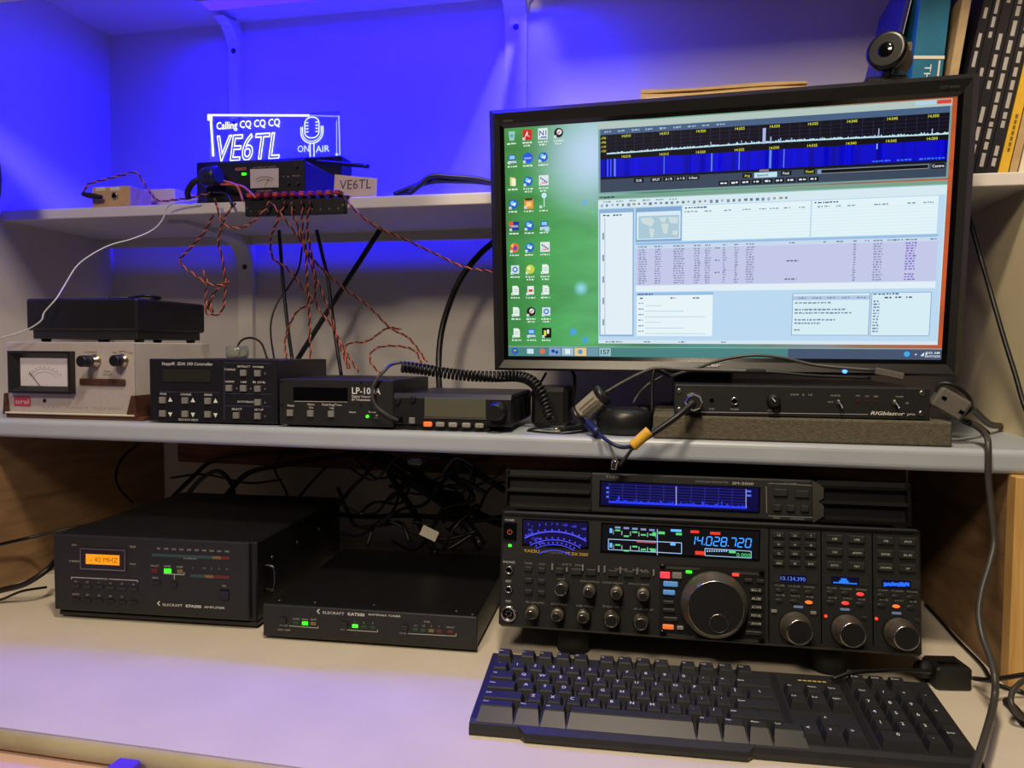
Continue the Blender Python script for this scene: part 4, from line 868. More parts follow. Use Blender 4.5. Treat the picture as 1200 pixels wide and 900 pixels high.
for x, y, m in ((347, 729.6, 'dim_green'), (357.6, 730.3, 'green_led'), (367.3, 730.8, 'orange_led'), (416.3, 733.5, 'green_led'), (427, 734.4, 'dim_green'), (437.2, 735.2, 'dim_green'), (487, 738, 'dim_green'), (496.3, 738.5, 'dim_green'), (505.5, 739, 'dim_tan'), (514.8, 739.5, 'dim_red'), (527.8, 740.4, 'dim_red')):
    kat.btn('status_light', x, y, 6.5, 3.6, m if m != 'orange_led' else 'dim_tan', .0012, .0003)
for x, y in ((332, 727), (404, 732), (474.5, 736.2)): kat.btn('button', x, y, 8, 6.5, 'black_plastic', .003, .0008)

# ================================================================== DEVICES ON THE MIDDLE SHELF
# ---- silver wattmeter on a wooden block
wb = Dev('wood_block', 'thin dark brown wood block under the silver wattmeter', 'block', 7, 168, .925, 1.2, ZM, 490)
wh = wb.fp(90, 487)[1]
b = MB('dark_wood'); b.bx(0, wb.W, 0, .17, 0, wh, .001); ob = b.build('wood_block'); ob.matrix_world = wb.mw; tag(ob, 'thin dark brown wood block under the silver wattmeter', 'block'); D.objects.remove(wb.e)
sv = Dev('wattmeter', 'old silver wattmeter with square dial and two knobs under a black box', 'meter', 9.5, 158, .927, 1.2, ZM+wh+.0005, 485)
VW = sv.W; vh = sv.fp(90, 400.8)[1]; VD = .185
b = MB('silver_paint'); b.bx(0, VW, 0, .004, .003, vh, .001); b.build('front_panel', sv.e)
b = MB('silver_side'); b.bx(.001, VW-.0005, .004, VD, .003, vh-.0004, .001); b.build('case', sv.e)
b = MB('silver_side'); b.bx(-.002, VW+.002, -.004, VD, 0, .003, .0008); b.build('bottom_tray', sv.e)
P = [sv.fp(*p) for p in ((15, 411), (89, 413), (89, 461.5), (15, 459))]
px0, pz1 = P[0]; px1, pz0 = P[2]
t = MB('black_plastic')
def frame3(mb, x0, x1, z0, z1, ins, yo, yi):
    ring(mb, (x0, x1, z0, z1, 0), (x0, x1, z0, z1, yo)); ring(mb, (x0, x1, z0, z1, yo), (x0+.0035, x1-.0035, z0+.0035, z1-.0035, yo)); ring(mb, (x0+.0035, x1-.0035, z0+.0035, z1-.0035, yo), (x0+ins, x1-ins, z0+ins*.8, z1-ins*.8, yi))
frame3(t, px0, px1, pz0, pz1, .013, -.010, -.0008); mf = t.build('meter_frame', sv.e)
t = MB('meter_face'); t.rect(px0+.004, pz0+.004, px1-.004, pz1-.004, -.0008); fc = t.build('meter_face', sv.e, False)
g = MB('ink', lin((110, 104, 120))); mcx, mcz = (px0+px1)/2+.002, pz0+.010; 
for r in (.030, .0245):
    for q in range(16):
        a = R_(35+q*7); a2 = R_(35+(q+.75)*7); g.quad((mcx+r*math.cos(a), -.0012, mcz+r*math.sin(a)*.85), (mcx+r*math.cos(a2), -.0012, mcz+r*math.sin(a2)*.85), (mcx+(r+.0006)*math.cos(a2), -.0012, mcz+(r+.0006)*math.sin(a2)*.85), (mcx+(r+.0006)*math.cos(a), -.0012, mcz+(r+.0006)*math.sin(a)*.85))
for q in range(9):
    a = R_(38+q*13); g.rect(mcx+.0335*math.cos(a)-.0008, mcz+.0335*math.sin(a)*.85-.0006, mcx+.0335*math.cos(a)+.0008, mcz+.0335*math.sin(a)*.85+.0006, -.0012)
lettering(g, 'meter_scale', fc)
nd = MB('wire_black'); nd.tube([(mcx-.006, -.0016, mcz-.002), (mcx-.026, -.0016, mcz+.021)], .0004, 4, 1); nd.build('needle', fc)
def skn(px, py, L, r):
    x, z = sv.fp(px, py); t = MB('brass'); t.lathe([(r*1.15, 0), (r*1.15, .003), (r*.7, .004), (r*.7, L*.45)], (x, 0, z), (0, -1, 0), 20); k_ = t.build('knob_shaft', sv.e)
    t = MB('black_plastic'); t.lathe([(r*.8, L*.4), (r, L*.45), (r*.95, L), (r*.8, L+.001)], (x, 0, z), (0, -1, 0), 20); t.build('knob', sv.e)
skn(112, 423, .028, .0085); skn(144, 422.5, .018, .0085)
P = [sv.fp(*p) for p in ((94.5, 443.4), (148, 444.4), (148, 452), (94.5, 450.6))]
t = MB('dark_wood'); t.bx(P[0][0], P[2][0], -.004, .0005, P[2][1], P[0][1], .0015); sl = t.build('slide_strip', sv.e)
for px in (110, 122, 135): x, z = sv.fp(px, 447.6); MB('steel').bx(x-.0006, x+.0006, -.0047, -.0035, z-.003, z+.003).build('slide_stop', sl)
t = MB('ink', lin((190, 60, 84))); sv.pquad(t, [(16.8, 464.2), (36, 464.8), (36, 476.4), (16.8, 475.6)], -.0006); t.col = lin((236, 190, 200)); sv.txt(t, 'oral', 26.4, 470.3, 4.6, 16, -.0009, bold=.02); t.build('red_label', sv.e, False)
x, z = sv.fp(52.5, 469.4); MB('dark_metal').lathe([(.0028, 0), (.0028, .0012), (.0012, .0015)], (x, 0, z), (0, -1, 0), 12).build('panel_screw', sv.e)
g = MB('ink', lin((96, 84, 92)))
for s, x, y, h, w_ in (('ON RANGE', 106, 412.6, 1.9, 15), ('PWR', 135, 413.4, 1.7, 5), ('ON', 153.5, 413.8, 1.7, 5), ('PEAK', 126, 435.2, 1.7, 8), ('READ', 126, 438.8, 1.7, 10)): sv.txt(g, s, x, y, h, w_)
for q in range(7):
    a = R_(40+q*14); a2 = R_(40+(q+1)*14); x, z = sv.fp(144, 411.5); g.quad(*[(x+r*math.cos(t_), -.0004, z+r*.45*math.sin(t_)-.004) for r, t_ in ((.0078, a), (.0078, a2), (.0095, a2), (.0095, a))])
g.col = lin((176, 150, 156)); [sv.prect(g, 50+q*5.5, 475.6+q*.12, 53.6+q*5.5, 477.4+q*.12) for q in range(17) if q not in (4, 10)]
lettering(g, 'panel_lettering', sv.e)
for x, s_ in ((0, -1), (VW, 1)):
    t = MB('dark_wood'); t.prism([(s_*.006, -.001), (-s_*.012 if s_ > 0 else .004, -.001), (-s_*.003 if s_ > 0 else .001, .030), (s_*.003, .030)], (x, -.0035, 0), (1, 0, 0), (0, 0, 1), (0, 1, 0), .06); t.build('corner_foot', sv.e)
# ---- black box on top of the wattmeter
bb_ = Dev('black_box', 'plain black metal box with stepped base standing on the silver wattmeter', 'box', 30.5, 160.5, .935, 1.0, ZM+wh+.0005+vh, 395)
BW = bb_.W; bh = bb_.fp(95, 349.5)[1]; b1 = bb_.fp(30.5, 387)[1]
t = MB('black_top'); t.bx(0, BW, 0, .165, b1, bh, .003); t.build('cover', bb_.e)
t = MB('black_paint'); t.bx(.008, BW-.003, .004, .155, .0045, b1+.001, .001); t.build('base', bb_.e)
for x in (.018, BW*.62, BW-.010):
    for y in (.018, .14): MB('rubber').lathe([(.007, 0), (.006, .0045)], (x, y, .0047), (0, 0, -1), 12).build('foot', bb_.e)
t = MB('cable_black'); t.tube([(BW*.62, .03, bh+.0025), (BW*.72, .05, bh+.004), (BW*.82, .045, bh+.005), (BW*.92, .04, bh+.006), (BW*.97, .06, bh+.004), (BW*.8, .08, bh+.0028)], .0022, 6)
t.v = [tuple(bb_.mw @ Vector(p)) for p in t.v]; tag(t.build('cable_loop'), 'short black cable curled on top of the plain black box', 'cable')

# ---- antenna controller
sda = Dev('antenna_controller', 'black antenna controller box with grey square buttons and arrows', 'controller', 176, 325.5, .916, 2.6, ZM, 498)
QW = sda.W; qh = sda.fp(250, 421)[1]
t = MB('navy_paint'); t.bx(.001, QW-.001, .003, .165, .0035, qh-.001, .001); t.build('case', sda.e)
t = MB('navy_paint'); t.bx(0, QW, 0, .004, .0025, qh, .001); t.build('front_panel', sda.e)
for x in (.02, QW-.02):
    for y in (.03, .14): MB('rubber').lathe([(.007, 0), (.006, .0033)], (x, y, .0035), (0, 0, -1), 12).build('foot', sda.e)
P = [sda.fp(*p) for p in ((191, 433), (247, 434.2), (247, 448), (191, 447))]
t = MB('lcd_off'); t.bx(P[0][0], P[1][0], -.0015, .001, P[2][1], P[0][1], .0005); t.build('display', sda.e)
BT = [(191.2, 468.8), (217.5, 469.3), (244.2, 469.8), (191.2, 484.5), (217.5, 485), (244.2, 485.5), (285.8, 437), (302.5, 437.5), (269, 454.8), (285.8, 455), (302.5, 455.5), (302.8, 471.5), (277.5, 486.8), (302.5, 487.5)]
for x, y in BT: sda.btn('button', x, y, 7, 6.8, 'grey_button', .0035, .0006)
g = MB('ink', WHT)
sda.txt(g, 'SteppIR  SDA 100 Controller', 219.5, 426.3, 3.3, 60, shear=.15)
for s, x, y, w_ in (('FINE', 191.5, 461.6, 7.5), ('COARSE', 218, 462.2, 12.5), ('BAND', 244.3, 462.6, 9), ('TUNING', 269.3, 433, 13), ('RETRACT', 286, 429.5, 15), ('POWER', 303, 430, 12.5), ('NORM', 269.3, 447.2, 10), ('180', 285.8, 447.6, 6.5), ('BI (3/4)', 303.7, 447.9, 14.5), ('AUTOTRACK', 288, 470.8, 19.5), ('SELECT', 277.7, 479.4, 12), ('SETUP', 303.5, 480, 10.5), ('FREQUENCY ADJUST', 221, 491.8, 23)): sda.txt(g, s, x, y, 2.1, w_)
for q in range(3):
    for s_, yy in ((1, 468+q*.7), (-1, 485.8+q*.5)):
        x, z = sda.fp(199.7+q*26.5, yy); r = .0034; g.add([(x-r, -.0004, z-s_*r*.9), (x+r, -.0004, z-s_*r*.9), (x, -.0004, z+s_*r*.9)], [(0, 1, 2)])
g.col = lin((70, 76, 110))
for x0, y0, x1, y1 in ((263, 425, 318, 426), (263, 461, 318, 462), (263, 475.5, 318, 476.5)): sda.pline(g, (x0, y0), (x1, y1), .5)
sda.pline(g, (263, 428), (263, 492), .5); sda.pline(g, (187, 459), (257, 460), .5)
g.col = lin((120, 124, 140))
for x, y in ((294, 455.3), (310.8, 437.5), (310.8, 455.7), (310.8, 471.7), (310.8, 487.7), (277.5, 455)): sda.prect(g, x-.7, y-.9, x+.7, y+.9)
lettering(g, 'panel_lettering', sda.e)

# ---- digital wattmeter
lp = Dev('digital_wattmeter', 'small black digital wattmeter with dark display and one green light', 'meter', 327.5, 461, .914, .6, ZM, 503)
LW = lp.W; lh = lp.fp(394, 444)[1]
t = MB('navy_paint'); t.bx(.001, LW-.001, .003, .15, .004, lh-.0008, .001); t.build('case', lp.e)
t = MB('black_paint'); t.bx(0, LW, 0, .004, .0035, lh-.001, .001); t.build('front_panel', lp.e)
for x in (.012, LW-.012):
    for y in (.014, .13): MB('rubber').lathe([(.0062, 0), (.0055, .0038)], (x, y, .004), (0, 0, -1), 12).build('foot', lp.e)
P = [lp.fp(*p) for p in ((343.8, 453.4), (407.5, 455), (407.5, 470.4), (343.8, 469.2))]
t = MB('black_gloss'); t.bx(P[0][0], P[1][0], -.001, .001, P[2][1], P[0][1], .0004); t.build('display', lp.e)
for x, y in ((340.5, 483.8), (364.5, 484.5), (388.7, 485)): lp.btn('button', x, y, 7, 7, 'grey_button', .0035, .0006)
x, z = lp.fp(430.7, 488); MB('green_led').lathe([(.0022, 0), (.0018, .0018)], (x, 0, z), (0, -1, 0), 12).build('power_light', lp.e)
x, z = lp.fp(441.3, 488.2); MB('steel').lathe([(.0026, 0), (.0026, .002), (.0015, .0024)], (x, 0, z), (0, -1, 0), 12).build('power_button', lp.e)
for px, py in ((330.5, 447), (330.5, 474), (423, 448), (423, 475)): x, z = lp.fp(px, py); MB('dark_metal').lathe([(.0018, 0), (.0014, .0008)], (x, 0, z), (0, -1, 0), 10).build('panel_screw', lp.e)
g = MB('ink', WHT); lp.txt(g, 'LP-100A', 429.3, 458, 7, 33.5, bold=.015)
for s, x, y, h, w_ in (('Digital Vector', 423.5, 464.6, 2.6, 22), ('RF Wattmeter', 423.5, 468.4, 2.6, 22), ('Mode', 341, 475.2, 2.2, 8), ('Alarm', 364.5, 473.8, 2.2, 8.5), ('On', 364.5, 477.6, 2.2, 5), ('Peak/Avg/Tune', 389, 474.2, 2.2, 23), ('Up', 389, 478, 2.2, 5), ('Alarm', 413, 482.8, 2, 8), ('Power', 436.5, 482.9, 2.2, 8.5)): lp.txt(g, s, x, y, h, w_)
g.col = GREY; lp.pline(g, (345, 470.2), (407, 471), .5); lettering(g, 'panel_lettering', lp.e)

# ---- mobile radio
mo = Dev('mobile_radio', 'small black mobile radio with olive display and orange button', 'radio', 458.5, 598.5, .918, 1.2, ZM, 503)
OW = mo.W; oh = mo.fp(528, 462)[1]; o0 = mo.fp(528, 503.2)[1]
t = MB('black_plastic'); t.bx(.002, OW-.002, .018, .17, .006, oh-.001, .003); t.build('body', mo.e)
t = MB('black_plastic'); t.prism([(.0, .010), (.0, oh-.006), (.004, oh), (.02, oh), (.02, .007), (.004, .007)], (0, 0, 0), (0, 1, 0), (0, 0, 1), (1, 0, 0), OW); t.build('face_unit', mo.e)
t = MB('black_top'); t.bx(.004, OW-.028, .004, .15, .0003, .007, .001); t.build('mount', mo.e)
for q in range(9): t = MB('black_top'); t.bx(OW-.003, OW-.0005, .03+q*.014, .035+q*.014, .012, oh-.008); t.build('cooling_fin', mo.e)
P = [mo.fp(*p) for p in ((497.5, 465.6), (569.5, 467), (569.5, 490.2), (497.5, 489))]
t = MB('lcd_olive'); t.bx(P[0][0], P[1][0], -.001, .002, P[2][1], P[0][1], .0006); t.build('display', mo.e)
t = MB('steel'); x0, x1, z0, z1 = P[0][0]-.001, P[1][0]+.001, P[2][1]-.001, P[0][1]+.001; t.bx(x0, x1, -.0014, .001, z0-.0008, z0+.0006, .0003); t.build('display_rim', mo.e)
mo.btn('orange_button', 501.6, 497, 10, 5.6, 'lit_orange_button', .003, .0012)
for x in (516, 531, 546.7, 562): mo.btn('button', x, 497.3+(x-516)*.03, 10, 5.4, 'pale_button', .003, .0012, '-', lin((60, 60, 60)), 3)
mo.btn('square_button', 483, 492.8, 7, 7, 'grey_button', .002, .0008); mo.btn('mic_jack', 468, 492, 8, 8, 'black_gloss', .003, .001)
for px, py, r in ((466, 470, .0045), (484.5, 467.5, .004)): x, z = mo.fp(px, py); MB('black_top').lathe([(r, 0), (r*.9, .003), (r*.7, .0035)], (x, 0, z), (0, -1, 0), 14).build('small_knob', mo.e)
x, z = mo.fp(583, 482); t = MB('black_top'); t.lathe([(.0125, 0), (.0125, .004), (.0112, .006), (.0102, .017), (.009, .0185)], (x, 0, z), (0, -1, 0), 28); t.build('volume_knob', mo.e)

# ---- coiled microphone cord over the radio
cp = [(470, 430, .935), (490, 432, .95), (520, 437, .97), (550, 440.5, .985), (580, 441.5, .99), (605, 441, .985), (622, 446, .975), (634, 460, .965), (640, 478, .96), (644, 492, .955)]
C0 = [onY(*p) for p in cp]
def crom(P, n):
    out = []
    for i in range(len(P)-1):
        p0 = P[max(0, i-1)]; p1 = P[i]; p2 = P[i+1]; p3 = P[min(len(P)-1, i+2)]
        for k in range(n): t = k/n; out.append(.5*((2*p1)+(p2-p0)*t+(2*p0-5*p1+4*p2-p3)*t*t+(3*p1-p0-3*p2+p3)*t*t*t))
    out.append(P[-1]); return out
ln = crom(C0, 40); hel = []; s = 0; tu = None
for i, p in enumerate(ln):
    d = (ln[min(i+1, len(ln)-1)]-ln[max(i-1, 0)]).normalized(); s += (p-ln[i-1]).length if i else 0
    u = Vector((0, 0, 1)); u = (u-d*u.dot(d)).normalized(); v = d.cross(u); a = 2*math.pi*s/.0047
    hel.append((p, u, v, d, s))
# resample the helix finely
pts = []; N = 46*9
S = hel[-1][4]; j = 0
for i in range(N+1):
    s = S*i/N
    while j < len(hel)-2 and hel[j+1][4] < s: j += 1
    p, u, v, d, s0 = hel[j]; q = hel[j+1]; t = (s-s0)/max(1e-9, q[4]-s0); a = 2*math.pi*i/9
    pts.append(p.lerp(q[0], t)+(u*math.cos(a)+v*math.sin(a))*.0062)
cord = thing('microphone_cord', 'coiled black microphone cord lying over the small mobile radio', 'cord', tuple(C0[4]))
t = MB('cable_black'); t.tube(pts, .0021, 5, 1); child(t, 'coil', cord, False)
x, z = mo.fp(468, 492); jm = mo.mw @ Vector((x, -.004, z))
t = MB('cable_grey'); t.tube([pts[0], onY(459, 427, .93), onY(452, 433, .915), onY(440, 447, .908), onY(436, 462, .905), onY(441, 476, .905), onY(455, 487, .908), jm], .0021, 7); child(t, 'straight_lead', cord, False)

# ---- black box behind the mobile radio
t = MB('black_plastic'); p = onY(650, 489, 1.02); t.bx(p.x-.03, p.x+.02, 1.0, 1.08, ZM+.0005, onY(650, 454, 1.0).z, .006); tag(t.build('power_adapter'), 'black rounded adapter box behind the coiled cord', 'adapter')

# ---- foam block and interface box
fo = Dev('foam_block', 'grey foam block on the shelf under the interface box', 'block', 765, 1116, .911, .5, ZM, 517)
fh = fo.fp(940, 490.5)[1]; ob = MB('foam').bx(0, fo.W, 0, .235, .0003, fh, .002).build('foam_block'); ob.matrix_world = fo.mw; tag(ob, 'grey foam block on the shelf under the interface box', 'block'); D.objects.remove(fo.e)
rg = Dev('sound_interface', 'long black interface box with silver mic connector on grey foam block', 'interface box', 790, 1089.5, .918, .9, ZM+fh, 488)
GW = rg.W; gh = rg.fp(940, 453.2)[1]; g0 = .001
t = MB('black_paint'); t.bx(0, GW, 0, .004, g0, gh, .0008); t.build('front_panel', rg.e)
t = MB('case_gloss'); t.bx(.001, GW-.001, .004, .245, g0, gh-.0004, .001); t.build('case', rg.e)
for px, py in ((796, 458), (796, 480), (1080.5, 460.7), (1079.5, 484.5)): x, z = rg.fp(px, py); MB('steel').lathe([(.0034, 0), (.0032, .001), (.0018, .0016)], (x, 0, z), (0, -1, 0), 14).build('panel_screw', rg.e)
x, z = rg.fp(812, 470); t = MB('chrome'); t.lathe([(.0105, 0), (.0105, .003), (.009, .004), (.009, .012), (.0102, .013), (.0102, .024), (.0085, .026)], (x, 0, z), (0, -1, 0), 8, smooth=False); t.build('mic_connector', rg.e)
MICP = rg.mw @ Vector((x, -.026, z))
x, z = rg.fp(834, 469); MB('black_gloss').lathe([(.0025, 0), (.0025, .001)], (x, 0, z), (0, -1, 0), 12).build('small_jack', rg.e)
x, z = rg.fp(861, 470); MB('chrome').lathe([(.0048, 0), (.0048, .0025), (.0032, .003), (.003, .001)], (x, 0, z), (0, -1, 0), 18, mats=['chrome', 'chrome', 'black_gloss']).build('headphone_jack', rg.e)
x, z = rg.fp(906, 469.5); kb = MB('black_plastic').lathe([(.0078, 0), (.0078, .004), (.0066, .005), (.006, .013), (.005, .0135)], (x, 0, z), (0, -1, 0), 22).build('level_knob', rg.e)
t = MB('ink', WHT); t.quad((x-.003, -.0139, z+.0032), (x-.0022, -.0139, z+.0038), (x+.001, -.0139, z+.0002), (x+.0002, -.0139, z-.0004)); t.build('pointer', kb, False)
for px in (983, 1048.5):
    x, z = rg.fp(px, 471.5); t = MB('steel'); t.lathe([(.0036, 0), (.0036, .002), (.0022, .0025), (.0018, .004)], (x, 0, z), (0, -1, 0), 12); o_ = t.build('toggle_switch', rg.e)
    t = MB('chrome'); t.tube([(x, -.003, z), (x+.001, -.009, z-.0035), (x+.0015, -.012, z-.006)], [.0011]*11, 7, 5); t.build('lever', o_)
for x_ in (1005.5, 1016, 1026.5): x, z = rg.fp(x_, 470); MB('dim_red').lathe([(.0014, 0), (.001, .001)], (x, 0, z), (0, -1, 0), 8).build('indicator', rg.e)
g = MB('ink', lin((170, 170, 168)))
for s, x, y, h, w_ in (('OFF  5  10', 939, 462.6, 2, 26), ('MONITOR', 979, 463.6, 2, 11), ('PTT', 1005.5, 464, 2, 5), ('COS', 1016, 464.3, 2, 5), ('PWR', 1026.5, 464.6, 2, 5), ('POWER', 1054, 464.8, 2, 9), ('AUTO', 973, 471, 2, 6.5), ('PHONES', 861, 479.6, 2, 10), ('FUSE', 834, 479.2, 2, 6), ('AUDIO GAIN', 905.5, 481, 2, 13), ('OFF', 1063, 472.5, 2, 4)): rg.txt(g, s, x, y, h, w_)
rg.pline(g, (800, 482.5), (1017, 485.6), .7); g.col = WHT; rg.txt(g, 'RIGblaster', 1040, 484.4, 4.3, 40, shear=.25, bold=.015); rg.txt(g, 'pro', 1067.5, 485.2, 3, 9.5, shear=.25); lettering(g, 'panel_lettering', rg.e)

# ---- round black speaker puck
pc = onZ(732, 503, ZM); pc.y = .958; pc.x = onY(732, 490, .958).x
pk = thing('puck_hub', 'round black puck-shaped hub on the shelf left of the foam block', 'hub', (pc.x, pc.y, ZM+.0003))
t = MB('black_plastic'); t.lathe([(.031, 0), (.0345, .004), (.0355, .012), (.0355, .022), (.033, .028), (.027, .031), (.018, .0325)], (0, 0, 0), (0, 0, 1), 36); t.build('body', pk)
for q in range(8): a = q*.55; MB('steel').box(.026*math.cos(a), .026*math.sin(a), .0318, .006, .0025, .001).build('chrome_mark', pk)
# ---- grey ferrite clamp
fa = onY(676, 489, .945); fb = onY(708, 461, .94)
fz = thing('ferrite_clamp', 'pale grey ferrite clamp leaning on the black puck', 'ferrite', tuple((fa+fb)/2)); dd = (fb-fa); L = dd.length; dd.normalize(); cc = (fa+fb)/2
t = MB('ferrite_grey'); t.lathe([(.010, -L*.36), (.0122, -L*.32), (.0122, L*.32), (.010, L*.36)], (0, 0, 0), dd, 8, smooth=False); t.build('shell', fz)
for s_ in (-1, 1): t = MB('black_plastic'); t.lathe([(.0135, s_*L*.36), (.0135, s_*L*.5), (.0095, s_*L*.54)], (0, 0, 0), dd, 16); t.build('end_cap', fz)
side = dd.cross(Vector((0, 1, 0))).normalized()
for s_ in (-1, 0, 1): t = MB('cable_black'); t.tube([Vector((0, -.0122, 0))+side*s_*.005-dd*.012, Vector((0, -.0122, 0))+side*s_*.005+dd*.012], .0005, 4, 1); t.build('groove', fz)
# ---- dark ferrite clamp at the right end of the foam
fa = onY(1095, 463, .955); fb = onY(1130, 483, .950); cc = (fa+fb)/2; dd = (fb-fa).normalized(); up = Vector((0, 0, 1)); up = (up-dd*up.dot(dd)).normalized()
fd = thing('ferrite_clamp', 'dark grey square ferrite clamp on cables right of the interface box', 'ferrite', tuple(cc)); n = dd.cross(up)
t = MB('ferrite_dark'); t.box(0, 0, 0, .036, .030, .026, .003); t.v = [tuple(dd*a+n*b_+up*c) for a, b_, c in t.v]; t.build('shell', fd)
for a, c in ((-.010, .002), (.013, -.002)): t = MB('black_gloss'); t.box(a, .0152 if n.y < 0 else -.0152, c, .005, .001, .004); t.v = [tuple(dd*a_+n*b_+up*c_) for a_, b_, c_ in t.v]; t.build('latch_hole', fd)
t = MB('cable_black'); t.tube([dd*-.018+up*.004, dd*-.020+up*.014, dd*-.010+up*.020+n*.002, dd*.010+up*.018, dd*.021+up*.008, dd*.019-up*.004], .0022, 7); t.build('looped_lead', fd)

# ================================================================== UPPER SHELF
# ---- meter power supply
al = Dev('power_meter', 'black power meter box with lit analog dial on the wall shelf', 'meter', 241, 357.5, 1.062, .5, ZU, 232)
aw = al.W; ahh = al.fp(300, 189)[1]
t = MB('black_top'); t.bx(.001, aw-.001, .004, .118, .003, ahh-.001, .002); t.build('case', al.e)
t = MB('black_plastic'); t.bx(0, aw, 0, .005, .001, ahh, .001); t.build('front_panel', al.e)
for x in (.02, aw-.02):
    for y in (.02, .11): MB('rubber').lathe([(.006, 0), (.005, .0027)], (x, y, .003), (0, 0, -1), 10).build('foot', al.e)
t = MB('ink', lin((200, 190, 170))); al.pquad(t, [(293.5, 198.5), (327, 197.2), (327, 219.6), (294, 220.8)], -.0012); m_ = t.build('dial_face', al.e, False)
g = MB('ink', lin((70, 70, 90))); x0, z0 = al.fp(310.5, 226); k = al.sc(310, 210)
for r in (16.5, 13.5):
    for q in range(10): a = R_(55+q*7); a2 = R_(55+(q+.8)*7); g.quad(*[(x0+r_*k*math.cos(t_)*1.1, -.0016, z0+r_*k*math.sin(t_)) for r_, t_ in ((r, a), (r, a2), (r+.7, a2), (r+.7, a))])
g.quad((x0-.0004, -.0016, z0+.008), (x0+.0004, -.0016, z0+.008), (x0+.009, -.0016, z0+.023), (x0+.0084, -.0016, z0+.0232)); lettering(g, 'dial_scale', m_)
g = MB('ink', lin((226, 140, 110))); al.txt(g, 'ALINCO', 282, 198, 3, 13, bold=.02); g.col = lin((180, 150, 140)); al.txt(g, 'OUTPUT AMPS', 310, 196, 1.5, 28); al.txt(g, 'POWER SUPPLY', 310, 223.8, 2, 18); al.txt(g, 'V   A', 335, 207, 1.8, 8); al.txt(g, 'OVER LOAD', 347, 206, 1.8, 9)
lettering(g, 'panel_lettering', al.e)
al.btn('switch', 286, 204, 5, 2.6, 'green_led', .001, .0003); 
for px, py in ((348, 195), (339, 215), (350, 215)): x, z = al.fp(px, py); MB('dark_button').lathe([(.003, 0), (.0025, .004)], (x, 0, z), (0, -1, 0), 12).build('panel_knob', al.e)
# ---- fuse distribution strip
fs = Dev('fuse_strip', 'black fuse distribution strip with red connectors overhanging the wall shelf', 'power strip', 287, 404, 1.038, .6, CZ+.2, 249)
fw = fs.W; f0 = fs.fp(345, 251.5)[1]; f1 = fs.fp(345, 233)[1]
fs_back = YU-1.038-.0015
t = MB('black_plastic'); t.bx(0, fw, 0, fs_back, f0, f1, .0008); t.build('body', fs.e)
t = MB('black_plastic'); t.bx(-.004, fw+.003, .006, .045, f1-.0005, f1+.004, .0008); t.build('mounting_flange', fs.e)
for q in range(11):
    x = .010+q*(fw-.020)/10; t = MB('red_plastic' if q % 3 else 'red_button'); t.bx(x-.0040, x+.0040, -.006, .010, f1+.0035, f1+.0098, .0008); t.build('red_connector', fs.e)
    t = MB('ink', lin((150, 150, 150))); t.text(str(5+q % 4*5), (x, -.0004, f0+.007), .0028); t.build('fuse_number', fs.e, False)
for x in (.004, fw-.003): MB('steel').lathe([(.0022, 0), (.0018, .0008)], (x, 0, (f0+f1)/2), (0, -1, 0), 10).build('end_screw', fs.e)
# ---- acrylic call sign
sg = Dev('acrylic_sign', 'edge-lit clear acrylic call sign with a microphone drawing', 'sign', 243, 397.5, 1.205, 0, ZU, 200)
gw = sg.W; zt = sg.fp(320, 134.5)[1]; z0 = sg.fp(320, 189)[1]
t = MB('black_plastic'); t.bx(-.01, gw+.012, -.018, .026, .0003, max(.012, z0), .002); t.build('light_base', sg.e)
t = MB('acrylic'); t.bx(.004, gw-.002, .002, .006, z0-.002, zt, .0004); ac = t.build('acrylic_plate', sg.e)
EW = lin((214, 222, 255))
g = MB('bright_glow', EW); yy = .0014
def gl(a, c, w_): sg.pline(g, a, c, w_, yy)
sg.pline(g, (246, 134.6), (362, 135), 2.0, yy); g.col = lin((110, 110, 255)); sg.pline(g, (362, 135), (396, 136), 1.2, yy)
g.col = EW; sg.pline(g, (246.3, 136), (249.3, 183), 2.4, yy); sg.pquad(g, [(242.5, 133.5), (248, 133.5), (248.5, 141), (242.5, 141)], yy); g.col = lin((150, 160, 255)); sg.pline(g, (396.7, 135), (398, 188), 1.1, yy); sg.pline(g, (394, 141), (394.2, 188), .7, yy); sg.pquad(g, [(392.6, 179.5), (396, 179.5), (396, 188), (392.6, 188)], yy)
g.build('lit_edges', sg.e, False)
g = MB('bright_glow', EW); x, z = sg.fp(290, 145); k = sg.sc(300, 150); g.text('Calling CQ CQ CQ', (x, yy, z), 7.6*k, 75*k, bold=.012); g.build('lit_greeting', sg.e, False); g = MB('bright_glow', EW)
x, z = sg.fp(290, 172); g.text('VE6TL', (x, yy, z), 27*k, 74*k, shear=.22, outline=.018); g.build('lit_call_sign', sg.e, False); g = MB('bright_glow')
g.col = lin((170, 185, 255)); x, z = sg.fp(355, 174); g.text('ON', (x, yy, z), 6.8*k, 13*k); g.build('lit_word', sg.e, False); g = MB('bright_glow', lin((170, 185, 255))); x, z = sg.fp(377.5, 174); g.text('AIR', (x, yy, z), 6.8*k, 15.5*k); g.build('lit_word', sg.e, False)
g = MB('bright_glow', lin((190, 200, 255))); mcx, mcz = sg.fp(365, 150)
def arc(cx, cz, rx, rz, a0, a1, w_, n=14):
    pr = None
    for q in range(n+1):
        a = R_(a0+(a1-a0)*q/n); p = [(cx+(rx+s_*w_)*math.cos(a), cz+(rz+s_*w_)*math.sin(a)) for s_ in (-.5, .5)]
        if pr: g.quad((pr[0][0], yy, pr[0][1]), (p[0][0], yy, p[0][1]), (p[1][0], yy, p[1][1]), (pr[1][0], yy, pr[1][1]))
        pr = p
lw = 1.1*k
